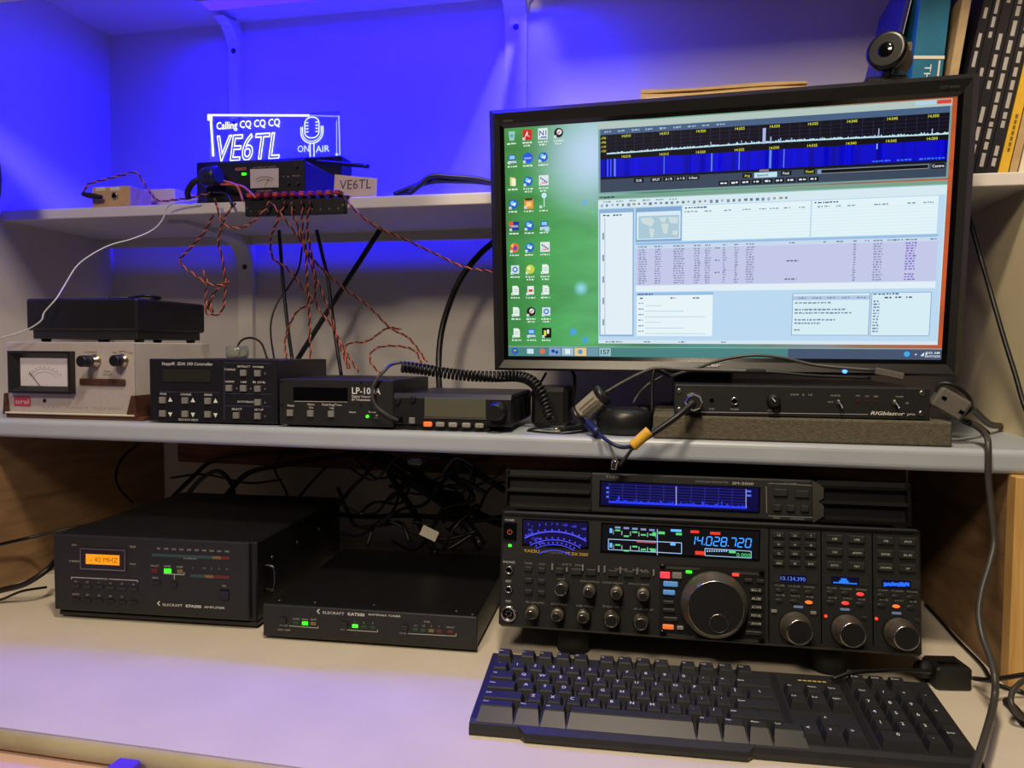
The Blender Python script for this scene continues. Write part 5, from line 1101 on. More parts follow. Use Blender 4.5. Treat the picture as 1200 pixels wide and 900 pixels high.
arc(mcx, mcz+5.5*k, 8*k, 6*k, 0, 180, lw); arc(mcx, mcz-4*k, 8*k, 6*k, 180, 360, lw); arc(mcx, mcz-4*k, 12.5*k, 11.5*k, 180, 360, lw)
arc(mcx, mcz-4*k, 10.6*k, 9.4*k, 180, 360, lw*.7)
for s_ in (-1, 1):
    g.rect(mcx+s_*8*k-lw/2, mcz-4*k, mcx+s_*8*k+lw/2, mcz+5.5*k, yy); g.rect(mcx+s_*12.5*k-lw/2, mcz-4*k, mcx+s_*12.5*k+lw/2, mcz+2*k, yy); g.rect(mcx+s_*10.6*k-lw/2, mcz-4*k, mcx+s_*10.6*k+lw/2, mcz+2*k, yy); g.rect(mcx+s_*2.2*k-lw/2, mcz-32*k, mcx+s_*2.2*k+lw/2, mcz-15*k, yy)
    for q in range(4): g.rect(mcx+s_*(5.4)*k-1.6*k, mcz-4*k+q*3.2*k, mcx+s_*5.4*k+1.6*k, mcz-3*k+q*3.2*k, yy)
for zz in (-32, -35.5): g.rect(mcx-9.5*k, mcz+zz*k, mcx+9.5*k, mcz+(zz+1)*k, yy)
for s_ in (-1, 1): g.rect(mcx+s_*9.5*k-lw/2, mcz-35.5*k, mcx+s_*9.5*k+lw/2, mcz-31*k, yy)
g.build('microphone_drawing', sg.e, False)
# ---- call sign card
ca = Dev('name_card', 'tan card printed with a call sign at the edge of the wall shelf', 'card', 390.5, 441, 1.062, .5, ZU, 228, tilt=8)
ch = ca.fp(415, 207)[1]
P = [(0, .0002), (ca.W, .0002), (ca.W, ca.fp(441, 209)[1]), (0, ca.fp(391, 204.5)[1])]
t = MB('card_tan'); t.prism(P, (0, 0, 0), (1, 0, 0), (0, 0, 1), (0, 1, 0), .0012); t.build('card', ca.e)
g = MB('ink', lin((60, 40, 70))); ca.txt(g, 'VE6TL', 416.5, 216, 10.5, 37, -.0003); lettering(g, 'printed_call_sign', ca.e)
# ---- tan cardboard box with a plug
tb = Dev('cardboard_box', 'small tan box with a socket at the left of the wall shelf', 'box', 108, 152.5, 1.056, -1, ZU, 240)
tw = tb.W; th = tb.fp(130, 218.5)[1]
t = MB('cardboard'); t.bx(0, tw, 0, .05, .0003, th, .001); t.build('carton', tb.e)
for px in (118.5, 135.5): x, z = tb.fp(px, 221.5); t = MB('paper'); t.bx(x-.010, x+.008, -.0006, .0005, z-.003, z+.003); t.build('tape', tb.e)
x, z = tb.fp(135, 229.5); t = MB('brass'); t.lathe([(.006, 0), (.006, .002), (.004, .0028), (.0025, .001)], (x, 0, z), (0, -1, 0), 14, mats=['brass', 'brass', 'black_gloss']); t.build('socket', tb.e)
sp = Dev('pale_carton', 'pale carton lying on the wall shelf behind the tan box', 'box', 153.5, 205, 1.125, 0, ZU, 236)
t = MB('card_tan'); t.bx(0, sp.W, 0, .08, .0003, sp.fp(175, 222)[1], .001); ob = t.build('pale_carton'); ob.matrix_world = sp.mw; tag(ob, 'pale carton lying on the wall shelf behind the tan box', 'box'); D.objects.remove(sp.e)
pl = thing('power_plug', 'black plug with twisted lead beside the small tan box', 'plug', tuple(onY(110, 230, 1.044)))
L0 = Vector(pl.location); t = MB('rubber'); t.tube([onY(97, 227.5, 1.044)-L0, onY(108, 229.5, 1.044)-L0, onY(119, 231, 1.046)-L0], [.003, .0035, .004, .0045, .0045, .0045, .0045, .0045, .0035, .0035, .0035], 10, 5); t.build('plug_body', pl)
# ---- dark round plug beside the meter
t = MB('cable_black'); p = onY(252, 207, 1.045)
rp_ = thing('coax_plug', 'dark round plug with thick lead at the left of the power meter', 'plug', (p.x, p.y, p.z))
t = MB('cable_blue'); t.lathe([(.012, 0), (.015, .004), (.015, .026), (.012, .03)], (-.02, 0, -.002), (1, -.15, .1), 18); t.build('collar', rp_)
t = MB('cable_black'); t.tube([(-.02, 0, -.002), (-.034, -.004, -.008), (-.045, -.004, -.022), (-.047, .002, -.034)], .0045, 9); t.build('lead', rp_)
# ---- pen-like black plug right of the sign
t = MB('black_plastic'); a = onY(372, 189.5, 1.13); c = onY(432, 195, 1.12); t.tube([a, a.lerp(c, .5), c], .0035, 10); tag(t.build('marker_pen'), 'thin black pen lying behind the tan call sign card', 'pen')

# ---- cable bundle on the wall shelf
for q, (dy, dz, m) in enumerate(((0, 0, 'cable_black'), (.012, .003, 'cable_blue'), (.022, .0, 'cable_black'), (.03, .004, 'cable_blue'), (-.006, -.003, 'cable_black'))):
    P = [onY(462+q*4, 228, 1.09+dy), onY(480+q*3, 221-q, 1.10+dy), onY(505, 213-q*1.6, 1.11+dy), onY(530, 210-q*1.2+2, 1.12+dy), onY(560, 213-q*.8, 1.13+dy), onY(590, 217, 1.14+dy), onY(620, 222, 1.15+dy)]
    P = [Vector((p.x, p.y, max(p.z, ZU+.004))) for p in P]
    t = MB(m); t.tube(P, .0042, 7); tag(t.build('cable'), ('thick black' if m == 'cable_black' else 'dark blue')+' cable in the bundle on the wall shelf left of the monitor', 'cable', 'cable bundle on the wall shelf')

# ---- papers behind the monitor
for q, (x0, x1, ypx, m, lab) in enumerate(((752, 945, 112, 'envelope', 'tan envelope in the middle of the paper stack behind the monitor'), (757, 962, 119, 'paper', 'white sheet at the bottom of the paper stack behind the monitor'), (750, 944, 102, 'envelope', 'tan envelope on top of the paper stack behind the monitor'))):
    pass
base = ZU
zt_ = onY(850, 100, 1.13).z; n = 0
stack = [('magazine', 'thick stack of magazines hidden behind the monitor top', 'page_white', 740, 955, ZU+.0003, onY(850, 121.5, 1.13).z), ('paper_sheets', 'white sheets lying on the magazines behind the monitor', 'paper', 757, 962, 0, onY(850, 113, 1.13).z), ('envelope', 'tan envelope under the topmost one behind the monitor', 'envelope', 751, 944, 0, onY(850, 106.5, 1.13).z), ('envelope', 'topmost tan envelope of the pile behind the monitor', 'envelope', 751, 945, 0, onY(850, 101, 1.13).z)]
zc = ZU+.0003
for nm, lab, m, x0, x1, _, z1 in stack:
    a = onY(x0, 110, 1.13); c = onY(x1, 110, 1.13); t = MB(m); zz = zc+.0005
    if nm == 'envelope':
        k_ = 6; top = []
        for q in range(k_+1): u = q/k_; top.append((a.x+(c.x-a.x)*u, z1-.004*u-.002*math.sin(u*6)))
        t.prism([(a.x, zz), (c.x, zz)]+top[::-1], (0, 1.12, 0), (1, 0, 0), (0, 0, 1), (0, 1, 0), .13)
        z1 = z1-.0062 if False else max(p[1] for p in top)
    else: t.bx(a.x, c.x, 1.115, 1.255, zz, z1, .001)
    tag(t.build(nm), lab, 'paper' if nm != 'magazine' else 'magazines'); zc = z1

# ---- books
def book(name, label, xb0, xb1, Y, lean, h, depth, m, spine=None, pages=True):
    """spine bottom edge between photo columns xb0..xb1 at shelf height; leaning right"""
    a = onY(xb0, 201, Y); c = onY(xb1, 201, Y); th_ = max(.004, (c.x-a.x)*math.cos(R_(lean)))-.0006
    e = thing(name, label, 'book', (a.x, Y, ZU+.0003+th_*math.sin(R_(lean))), (0, R_(lean), 0))
    t = MB(m); t.bx(0, th_, 0, .002, 0, h, .0004); t.build('spine', e)
    t = MB(m)
    t.bx(0, .0012, .002, depth, 0, h); t.build('cover', e); t = MB(m); t.bx(th_-.0012, th_, .002, depth, 0, h); t.build('cover', e)
    t = MB('page_white'); t.bx(.0012, th_-.0012, .002, depth-.003, .002, h-.002); t.build('page_block', e)
    return e, th_
def vtext(e, th_, s, z0, ln_, col, hfrac=.5):
    t = MB('ink', col); t.text(s, (th_/2, -.0004, z0+ln_/2), th_*hfrac, ln_, 'C', u=(0, 0, -1), v=(1, 0, 0)); return lettering(t, 'spine_lettering', e)
e, th_ = book('book', 'wide teal book with a white band left of the tan book', 1055, 1091, 1.075, 4.5, .30, .19, 'book_teal')
xz = .0; t = MB('paper'); zb_ = onY(1080, 69, 1.075).z-ZU; t.bx(-.0003, th_+.0003, -.0005, .001, zb_-.002, zb_+.002); t.build('white_band', e); vtext(e, th_, 'THE RADIO', .06, .085, lin((226, 230, 226)), .22)
t = MB('paper'); t.bx(th_-.006, th_-.004, -.0005, .001, .02, zb_-.004); t.build('white_line', e)
e, th_ = book('book', 'worn tan book between the teal book and the black books', 1092, 1103, 1.075, 7.5, .232, .19, 'book_tan')
xs = (1105, 1116.5, 1128, 1141, 1155, 1168.5)
labs = ('black book with white spine lettering, next to the tan book', 'black book with white spine lettering, second from the tan book', 'black book with white spine lettering, middle of the five', 'black book with white spine lettering, second from the yellow book', 'black book with white spine lettering, beside the yellow book')
for q in range(5):
    e, th_ = book('book', labs[q], xs[q], xs[q+1], 1.075, 10.5, .31, .19, 'book_black'); e['group'] = 'black books on the wall shelf'
    t = MB('ink', lin((170, 166, 160))); zz = .012 if q > 2 else .03
    while zz < .30:
        n = random.uniform(.006, .02)
        if random.random() < .78: t.rect(th_*.30, zz, th_*.66, min(zz+n, .3), -.0004)
        zz += n+random.uniform(.002, .006)
    lettering(t, 'spine_lettering', e)
e, th_ = book('book', 'thin yellow book leaning beside the black books', 1169.5, 1181.5, 1.075, 10.5, .30, .19, 'book_yellow'); t = MB('ink', lin((120, 90, 20))); [t.rect(th_*.36, .03+q*.007, th_*.62, .035+q*.007, -.0004) for q in range(7)]; lettering(t, 'spine_lettering', e)
e, th_ = book('book', 'tan book right of the thin yellow book', 1182, 1192, 1.078, 10.5, .30, .19, 'book_tan')
e, th_ = book('book', 'pale booklet at the right end of the book row', 1193, 1202, 1.08, 10.5, .29, .18, 'page_white')
# blue folder leaning at the left of the teal book
e = thing('folder', 'slanted blue folder leaning on the teal book', 'folder', (onY(1008, 201, 1.10).x, 1.095, ZU+.0015), (0, R_(11.5), 0)); t = MB('book_blue'); t.bx(0, .006, 0, .17, 0, .29, .001); t.build('cover', e); t = MB('paper'); t.bx(.0062, .0085, .004, .165, .002, .286); t.build('papers', e)

# ================================================================== KEYBOARD
kp = onZ(551, 858, ZD); KYAW = R_(3.4)
kb = thing('keyboard', 'black full-size computer keyboard at the front of the desk', 'keyboard', (kp.x, kp.y, ZD+.0006), (0, 0, KYAW))
KBW = .4495; SL = .1076
dz = lambda y: .0135+SL*y
t = MB('key_plastic'); t.prism([(-.006, 0), (-.007, .006), (-.005, .011), (.0, dz(0)), (.122, dz(.122)), (.124, dz(.122)-.004), (.124, .004), (.118, 0)], (0, 0, 0), (0, 1, 0), (0, 0, 1), (1, 0, 0), KBW); t.build('body', kb)
t = MB('key_plastic'); t.prism([(-.0125, .001), (-.0135, .005), (-.012, .009), (-.004, .0122), (-.004, .001)], (.046, 0, 0), (0, 1, 0), (0, 0, 1), (1, 0, 0), .215); t.v = [(a+(.008 if a < .1 else -.008)*max(0, min(1, (-b_-.004)/.008)), b_, c) for a, b_, c in t.v]; t.build('front_lip', kb)
for x0, x1 in ((.2935, .3005), (.3605, .3675)):
    t = MB('black_plastic'); t.bx(x0, x1, .004, .118, -.0006, .0006); t.v = [(a, b_, c+dz(b_)) for a, b_, c in t.v]; t.build('deck_groove', kb)
UN = .0191
def key(xc, yc, wu, hu, leg='', long=False, leg2=''):
    wx = wu*UN-.0012; wy = hu-.0012; x0, x1, y0, y1 = xc-wx/2, xc+wx/2, yc-wy/2, yc+wy/2; H = .0082
    if long: y0 -= .006
    b0 = [(x0, y0), (x1, y0), (x1, y1), (x0, y1)]; i = .0024; f_ = .0030 if not long else .013
    tp = [(x0+i, y0+f_), (x1-i, y0+f_), (x1-i, y1-.0016), (x0+i, y1-.0016)]; j = .0006
    vs = [(a, b_, dz(b_)-.001) for a, b_ in b0]+[(a, b_, dz(b_)+H-.0012) for a, b_ in tp]+[(a+(j if a < xc else -j), b_+(j if b_ < yc else -j), dz(b_)+H) for a, b_ in tp]
    m = MB('key_plastic'); m.add(vs, [(0, 1, 5, 4), (1, 2, 6, 5), (2, 3, 7, 6), (3, 0, 4, 7), (4, 5, 9, 8), (5, 6, 10, 9), (6, 7, 11, 10), (7, 4, 8, 11), (8, 9, 10, 11)])
    if leg:
        m.m = 'ink'; m.col = lin((240, 240, 240)); ty = (tp[0][1]+tp[2][1])/2; one = len(leg) == 1
        nh = .0042 if one else .0022; u = (1, 0, 0); v = (0, .994, SL)
        px = xc-.0016 if one else tp[0][0]+.0012
        m.text(leg, (px, ty+.0016, dz(ty+.0016)+H+.0003), nh, None, 'C' if one else 'L', u=u, v=v)
    return m.build('key', kb)
X0 = .0055
def row(y, items, x=X0, hu=.0185, long=False):
    for it in items:
        wu, lg_ = it
        if lg_ is not None: key(x+wu*UN/2, y, wu, hu, lg_, long)
        x += wu*UN
Y0, Y1, Y2, Y3, Y4, Y5 = .0115, .0285, .047, .0655, .084, .1105
row(Y5, [(1, 'Esc'), (.35, None)]+[(1, 'F%d' % q) for q in (1, 2, 3, 4)]+[(.45, None)]+[(1, 'F%d' % q) for q in (5, 6, 7, 8)]+[(.45, None)]+[(1, 'F%d' % q) for q in (9, 10, 11, 12)])
row(Y4, [(1, '`')]+[(1, c) for c in '1234567890-=']+[(2, 'Back')])
row(Y3, [(1.5, 'Tab')]+[(1, c) for c in 'QWERTYUIOP[]']+[(1.5, '\\')])
row(Y2, [(1.75, 'Caps')]+[(1, c) for c in 'ASDFGHJKL;\'']+[(2.25, 'Enter')])
row(Y1, [(2.25, 'Shift')]+[(1, c) for c in 'ZXCVBNM,./']+[(2.75, 'Shift')])
row(Y0, [(1.9, 'Ctrl'), (1.3, 'Win'), (1.3, 'Alt'), (6.2, ' '), (1.2, 'Alt'), (1.2, 'Win'), (1.1, 'Menu'), (1.6, 'Ctrl')], hu=.019, long=True)
XN = .3015; XP = .3685
row(Y4-.003, [(1, 'Ins'), (1, 'Home'), (1, 'PgUp')], XN); row(Y3-.003, [(1, 'Del'), (1, 'End'), (1, 'PgDn')], XN)
row(Y1, [(1, None), (1, '^')], XN); row(Y0, [(1, '<'), (1, 'v'), (1, '>')], XN)
row(Y5-.004, [(1, 'PrtSc'), (1, 'ScrLk'), (1, 'Pause')], XP)
row(Y4-.003, [(1, 'Num'), (1, '/'), (1, '*'), (1, '-')], XP); row(Y3-.003, [(1, '7'), (1, '8'), (1, '9')], XP); row(Y2-.0015, [(1, '4'), (1, '5'), (1, '6')], XP); row(Y1, [(1, '1'), (1, '2'), (1, '3')], XP); row(Y0, [(2, '0'), (1, '.')], XP)
key(XP+3.5*UN, (Y3+Y2)/2-.002, 1, .037, '+'); key(XP+3.5*UN, (Y1+Y0)/2, 1, .0355, 'Enter')
x_ = .335; t = MB('ink', lin((190, 170, 90))); [t.quad(*[(x_-.014+q*.0048+a, .1075+c, dz(.1075+c)+.0005) for a, c in ((0, 0), (.0036, 0), (.0036, .0022), (0, .0022))]) for q in range(6)]; lettering(t, 'brand_print', kb)

# ================================================================== ADAPTER AT RIGHT
ay = onZ(1118, 812, ZD).y
ad = Dev('usb_extender', 'black square adapter on the desk right of the radio', 'adapter', 1098, 1140, ay, 10, ZD, 812)
dh = ad.fp(1118, 783)[1]
t = MB('black_plastic'); t.bx(0, ad.W, 0, .036, .0004, dh, .003); t.build('body', ad.e)
for q in (.3, .62): t = MB('black_gloss'); t.bx(ad.W*q-.005, ad.W*q+.005, .010, .016, dh-.0003, dh+.0006); t.build('port', ad.e)
t = MB('rubber'); t.lathe([(.006, 0), (.0095, .003), (.0095, .012), (.006, .016)], (.001, .018, dh*.62), (-1, -.1, .1), 16); t.build('cable_gland', ad.e)

# ================================================================== CABLES
def cable(name, label, pts, r, m='cable_black', cat='cable', group=None, seg=7, minz=None):
    P = [onY(*p) if len(p) == 3 else Vector(p[:3]) for p in pts]
    if minz is not None: P = [Vector((p.x, p.y, max(p.z, minz+r))) for p in P]
    t = MB(m); t.tube(P, r, seg); return tag(t.build(name), label, cat, group)
def twisted(label, pts, r=.00105, pitch=.017, group='red and black wire pairs'):
    P = crom([onY(*p) for p in pts], 8); S = [0]
    for i in range(1, len(P)): S.append(S[-1]+(P[i]-P[i-1]).length)
    n = max(12, int(S[-1]/pitch*7)); A = []; B = []; j = 0; u = None
    for i in range(n+1):
        s = S[-1]*i/n
        while j < len(P)-2 and S[j+1] < s: j += 1
        p = P[j].lerp(P[j+1], (s-S[j])/max(1e-9, S[j+1]-S[j])); d = (P[j+1]-P[j]).normalized()
        if u is None: u = d.orthogonal().normalized()
        u = (u-d*u.dot(d)).normalized(); v = d.cross(u); a = 2*math.pi*s/pitch; o_ = (u*math.cos(a)+v*math.sin(a))*r*.98
        A.append(p+o_); B.append(p-o_)
    e = thing('wire_pair', label, 'wire', tuple(P[0]), group=group)
    for nm, Q, m in (('red_conductor', A, 'wire_red'), ('black_conductor', B, 'wire_black')):
        t = MB(m); t.tube(Q, r, 5, 1); child(t, nm, e, False)
    return e
FY = 1.032
twisted('twisted red and black pair ending in the small hanging wire bundle', [(276, 238, FY), (262, 258, FY), (256, 284, 1.04), (260, 302, 1.05), (264, 330, 1.06), (263, 354, 1.06), (258, 367, 1.06), (248, 369, 1.06), (242.5, 367, 1.06), (241, 350, 1.06), (242, 330, 1.06), (238, 317, 1.06)])
twisted('twisted pair bent into a wide left elbow below the wall shelf', [(250, 252, FY), (238, 274, 1.04), (218, 296, 1.045), (210.6, 307, 1.05), (228, 322, 1.052), (244, 332, 1.052), (260, 334, 1.052), (269, 330.6, 1.052)])
twisted('short tangled pair inside the small hanging wire bundle', [(264, 330, 1.066), (252, 342, 1.068), (246, 356, 1.068), (250, 366, 1.07), (244, 360, 1.072), (247, 348, 1.07)])
twisted('twisted pair sagging under the left end of the fuse strip', [(252, 232, FY-.004), (258, 255, FY-.004), (264, 264, FY-.004), (280, 267, FY-.004), (296, 260, FY-.004), (310, 246, FY-.004), (316, 236, FY-.002)])
twisted('long pair running from the fuse strip down to behind the mobile radio', [(317, 236, FY), (329.6, 252, FY), (346.7, 274, 1.05), (366, 303, 1.09), (395.6, 332, 1.13), (432, 359, 1.16), (457, 384, 1.17), (480, 397, 1.17), (500, 424, 1.16)])
twisted('pair looping left then right before dropping behind the controller', [(334.5, 236, FY), (322, 266.5, 1.04), (317, 281, 1.06), (320, 303, 1.08), (337, 315, 1.10), (356.5, 340, 1.12), (366, 353, 1.13), (347, 366.7, 1.14), (334.5, 396, 1.14), (336, 420, 1.12)])
twisted('pair from the fuse strip dropping to the back of the digital wattmeter', [(354, 236, FY), (355, 269, 1.05), (361, 300.7, 1.07), (371, 327.6, 1.09), (386, 364, 1.11), (395.6, 396, 1.11), (408, 432, 1.09)])
twisted('nearly straight pair dropping to the right end of the controller', [(343, 237, FY), (342, 247, FY), (356.5, 288.5, 1.06), (360, 330, 1.08), (362.6, 376.5, 1.10), (364, 422, 1.10)])
twisted('pair curving right at its foot behind the digital wattmeter', [(364, 236, FY), (360, 269, 1.05), (368.7, 318, 1.09), (371, 357, 1.115), (388, 381, 1.12), (405, 412, 1.11), (420, 436, 1.10)])
twisted('pair leaving the right end of the fuse strip toward the monitor', [(404, 231, FY), (415, 245, FY), (440, 265, 1.05), (480, 283, 1.08), (520, 302, 1.10), (545, 313, 1.10), (580, 318.5, 1.09)])
twisted('pair hooking up from behind the wattmeter beside the coiled cord', [(445, 437, 1.12), (434, 424, 1.13), (436, 412, 1.14), (448, 406, 1.15), (470, 406, 1.16), (488, 413, 1.16), (496, 436, 1.15)])
twisted('pair arching between the long pair and the digital wattmeter', [(410, 432, 1.13), (404, 412, 1.15), (410, 402, 1.16), (430, 400, 1.17), (448, 388, 1.175), (457, 384, 1.178), (470, 386, 1.178)])
twisted('pair tangled on the shelf between the tan box and power meter', [(98, 226, 1.045), (104, 216, 1.05), (125, 210, 1.055), (140, 206, 1.06), (158, 202, 1.075), (166, 210, 1.08), (175, 224, 1.075), (186, 235, 1.056), (205, 234, 1.05), (225, 231, 1.045), (246, 226, 1.04)])
for q, (x0, y0, x1, y1) in enumerate(((258, 216, 300, 232), (262, 212, 285, 236), (250, 225, 272, 241))):
    m = ('wire_red', 'wire_red', 'wire_black')[q]
    cable('hookup_wire', ('orange-red wire crossing in front of the power meter', 'second orange-red wire nearest the dark round plug', 'black wire looping at the left foot of the power meter')[q], [(x0, y0, 1.045), ((x0+x1)/2+4, (y0+y1)/2-6, 1.036), (x1, y1, 1.032)], .0018, m, 'wire')
cable('white_wire', 'thin white wire sloping down across the black box at left', [(232, 233, 1.036), (205, 238, 1.036), (196, 243, 1.036), (190, 258, 1.03), (178, 270, 1.02), (155, 280, 1.0), (130, 287, .985), (108, 298, .97), (90, 312, .955), (76, 334, .94), (66, 350, .925), (52, 366, .918), (48, 376, .915), (30, 387, .912), (0, 396, .905), (-40, 404, .90)], .0011, 'cable_white', 'wire', seg=5)
# black cables in the middle bay
cable('cable', 'thick black cable slanting down left behind the wires', [(446, 268, 1.22), (400, 340, 1.22), (349, 421, 1.20), (335, 450, 1.18)], .0046)
cable('cable', 'black cable hanging nearly straight behind the controller', [(327, 270, 1.20), (330, 310, 1.19), (333, 345, 1.17), (338, 390, 1.15), (343, 425, 1.12)], .0030)
cable('cable', 'black cable hanging behind the digital wattmeter', [(371, 270, 1.20), (378, 300, 1.19), (384, 325, 1.18), (388, 357, 1.17), (393, 395, 1.16), (400, 440, 1.13)], .0030)
cable('cable', 'thin black cable bowing left above the controller', [(354, 290, 1.21), (350, 315, 1.2), (339, 335, 1.2), (325, 355, 1.19), (318, 375, 1.18), (317.5, 395, 1.17), (322, 425, 1.14)], .0016)
cable('cable', 'short thin black cable arching up behind the silver wattmeter', [(274, 416, 1.14), (282, 400, 1.15), (294, 396, 1.15), (306, 402, 1.15), (313, 420, 1.14)], .0018)
cable('cable', 'thick black cable curving down left of the monitor', [(585, 278, 1.2), (560, 300, 1.2), (538, 330, 1.2), (522, 370, 1.2), (515, 405, 1.19), (514, 440, 1.17), (516, 470, 1.14)], .0052)
cable('cable', 'thin black cable drooping from the monitor lower left corner', [(640, 437, 1.06), (634, 447, 1.05), (626, 456, 1.04), (618, 470, 1.03)], .0018)
cable('cable', 'black cable dropping from the monitor behind the grey ferrite clamp', [(668, 432, 1.03), (673, 440, 1.03), (673, 455, 1.03), (671, 470, 1.03), (668, 496, 1.03)], .0024)
# cables about the interface box
yl = thing('interface_cable', 'dark cable with yellow sleeve from the silver mic connector', 'cable', tuple(MICP)); L0 = MICP
PT = [MICP, onY(795, 487, .878), onY(775, 501, .872), onY(757, 513, .870), onY(741, 525, .870)]
t = MB('cable_black'); t.tube([p-L0 for p in PT], .0036, 9); t.build('lead', yl)
a, c = onY(761, 505, .8695)-L0, onY(741, 523, .8695)-L0; t = MB('label_yellow'); t.tube([a, a.lerp(c, .5), c], .0062, 12); t.build('yellow_sleeve', yl)
t = MB('cable_black'); t.tube([onY(742, 524, .870)-L0, onY(734, 535, .868)-L0, onY(726, 546, .866)-L0], .0020, 7); t.build('branch_lead', yl)
t = MB('cable_blue'); t.tube([onY(742, 523, .870)-L0, onY(728, 524, .874)-L0, onY(714, 518, .88)-L0, onY(702, 508, .90)-L0, onY(692, 498, .925)-L0, onY(684, 488, .935)-L0], .0024, 8); t.build('branch_lead', yl)
t = MB('cable_blue'); t.tube([onY(700, 507, .902)-L0, onY(694, 501, .918)-L0, onY(690, 496, .928)-L0], .006, 10); t.build('strain_relief', yl)
t = MB('chrome'); t.tube([onY(722, 540, .866)-L0, onY(720, 545, .866)-L0, onY(719, 550, .866)-L0], .0042, 10); t.build('hanging_plug', yl)
t = MB('cable_grey'); t.tube([onY(714, 520, .879)-L0, onY(719, 532, .874)-L0, onY(723, 540, .868)-L0], .0014, 6); t.build('thin_lead', yl)
ap = thing('audio_plug', 'small plug with pinkish metal tip lying on the shelf', 'plug', tuple(onZ(664, 505, ZM))); L0 = Vector(ap.location); kz = Vector((0, 0, .004))
A_, B_ = onZ(650, 507, ZM), onZ(690, 503, ZM)
t = MB('brass'); t.tube([A_-L0+kz, A_.lerp(B_, .18)-L0+kz], .0022, 8, 1); t.build('tip', ap)
t = MB('rubber'); t.tube([A_.lerp(B_, .18)-L0+kz, A_.lerp(B_, .6)-L0+kz, B_-L0+kz], .0034, 9); t.build('grip', ap)
cable('audio_lead', 'thin black lead looping over the shelf beside the audio plug', [(620, 503, .96), (640, 500.5, .985), (670, 500, .99), (690, 503, .97), (668, 508.5, .93), (640, 508.5, .93), (618, 506, .945)], .0014, minz=ZM)
cable('usb_lead', 'grey lead rising from the pale ferrite clamp to the monitor bottom', [(708, 461, .94), (730, 448, .945), (752, 437, .948), (770, 431.5, .948), (800, 433, .945), (840, 434, .94), (880, 435, .935)], .0022, 'cable_grey')
cable('usb_lead', 'grey lead lying across the monitor bottom above the interface box', [(786, 441, .955), (815, 432, .955), (845, 422, .953), (880, 416.5, .95), (915, 419, .948), (950, 427, .945), (985, 431, .94), (1025, 434, .935)], .0020, 'cable_grey')
cable('usb_lead', 'dark lead from its joint along the top of the interface box', [(882, 435, .935), (910, 436.5, .933), (950, 440, .932), (990, 442, .932), (1020, 443, .932)], .0018, 'cable_black')
p = onY(886, 435, .934); t = MB('rubber'); t.box(0, 0, 0, .022, .007, .006, .002); o_ = t.build('cable_joint', loc=(p.x, p.y, p.z)); tag(o_, 'small black cable joint resting before the monitor bottom edge', 'joint')
p = onY(1042, 438, .934); t = MB('ferrite_dark'); t.box(0, 0, 0, .030, .010, .008, .001); o_ = t.build('usb_plug', loc=(p.x, p.y, p.z)); o_.rotation_euler = (0, R_(12), 0); tag(o_, 'grey rectangular plug resting on the right of the interface box', 'plug')
cable('cable', 'shiny black cable loop standing left of the interface box', [(764, 484, .94), (764, 460, .945), (765, 440, .948), (768, 434, .95), (776, 436, .955), (786, 441, .965)], .0024)
cable('cable', 'thin lead bowing over the black puck', [(742, 473, .955), (748, 462, .96), (760, 450, .965), (776, 441, .97)], .0014, 'cable_grey')
cable('cable', 'dark lead on the shelf between the puck and foam block', [(752, 494, 1.03), (775, 488, 1.05), (788, 470, 1.08)], .0016, 'cable_black')
# right-hand cables
cable('cable', 'black cord running down the side panel right of the monitor', [(1128, 236, 1.15), (1137, 260, 1.13), (1150, 305, 1.11), (1163, 350, 1.08), (1176, 395, 1.06), (1190, 440, 1.04), (1202, 480, 1.02), (1225, 530, .98)], .0030, 'cable_black')
cable('cable', 'thick black cable from the dark ferrite clamp into the side panel', [(1122, 470, .965), (1140, 480, 1.0), (1160, 497, 1.07), (1180, 514, 1.15)], .0042, minz=ZM)
cable('cable', 'black cable bundled beneath the dark ferrite clamp', [(1118, 485, .95), (1132, 494, .965), (1146, 500, .955), (1156, 508, .93)], .0040, minz=ZM)
cable('long_cable', 'long grey cable hanging over the shelf edge down past keyboard', [(1140, 497, .955), (1151, 505, .925), (1157, 514, .895), (1158, 527, .885), (1158, 560, .885), (1162, 600, .88), (1165, 635, .875), (1160, 660, .865), (1151, 690, .855), (1147, 718, .845), (1151, 745, .83), (1160, 770, .81), (1166, 795, .79), (1165, 820, .78), (1158, 850, .73), (1149, 880, .684), (1141, 905, .65), (1130, 930, .62)], .0034, 'cable_grey', minz=ZD)
cable('keyboard_lead', 'black lead from the keyboard back to the square adapter', [(975, 796, .802), (1000, 788, .81), (1030, 786, .82), (1060, 785, .83), (1090, 787, .835)], .0022, minz=ZD)
cable('adapter_lead', 'black lead from the square adapter off to the right', [(1141, 795, ay+.02), (1160, 797, .85), (1180, 794, .86), (1205, 790, .865), (1235, 786, .87)], .0026, minz=ZD)
cable('cable', 'black cord lying along the foot of the right wood panel', [(1084, 725, 1.16), (1100, 745, 1.10), (1120, 762, 1.03), (1150, 785, .95), (1165, 800, .90), (1200, 815, .88)], .0024, minz=ZD)
cable('grey_cable_loop', 'grey cable loop on the desk at the right edge', [(1216, 790, .84), (1196, 800, .82), (1186, 812, .81), (1186, 826, .80), (1196, 840, .80), (1216, 850, .80)], .0028, 'cable_grey')
t = MB('rubber'); P = [onZ(1180, 822, ZD+.004), onZ(1190, 832, ZD+.004), onZ(1202, 848, ZD+.004)]; t.tube(P, .0045, 9); tag(t.build('plug'), 'black stubby plug on the desk at the right edge', 'plug')
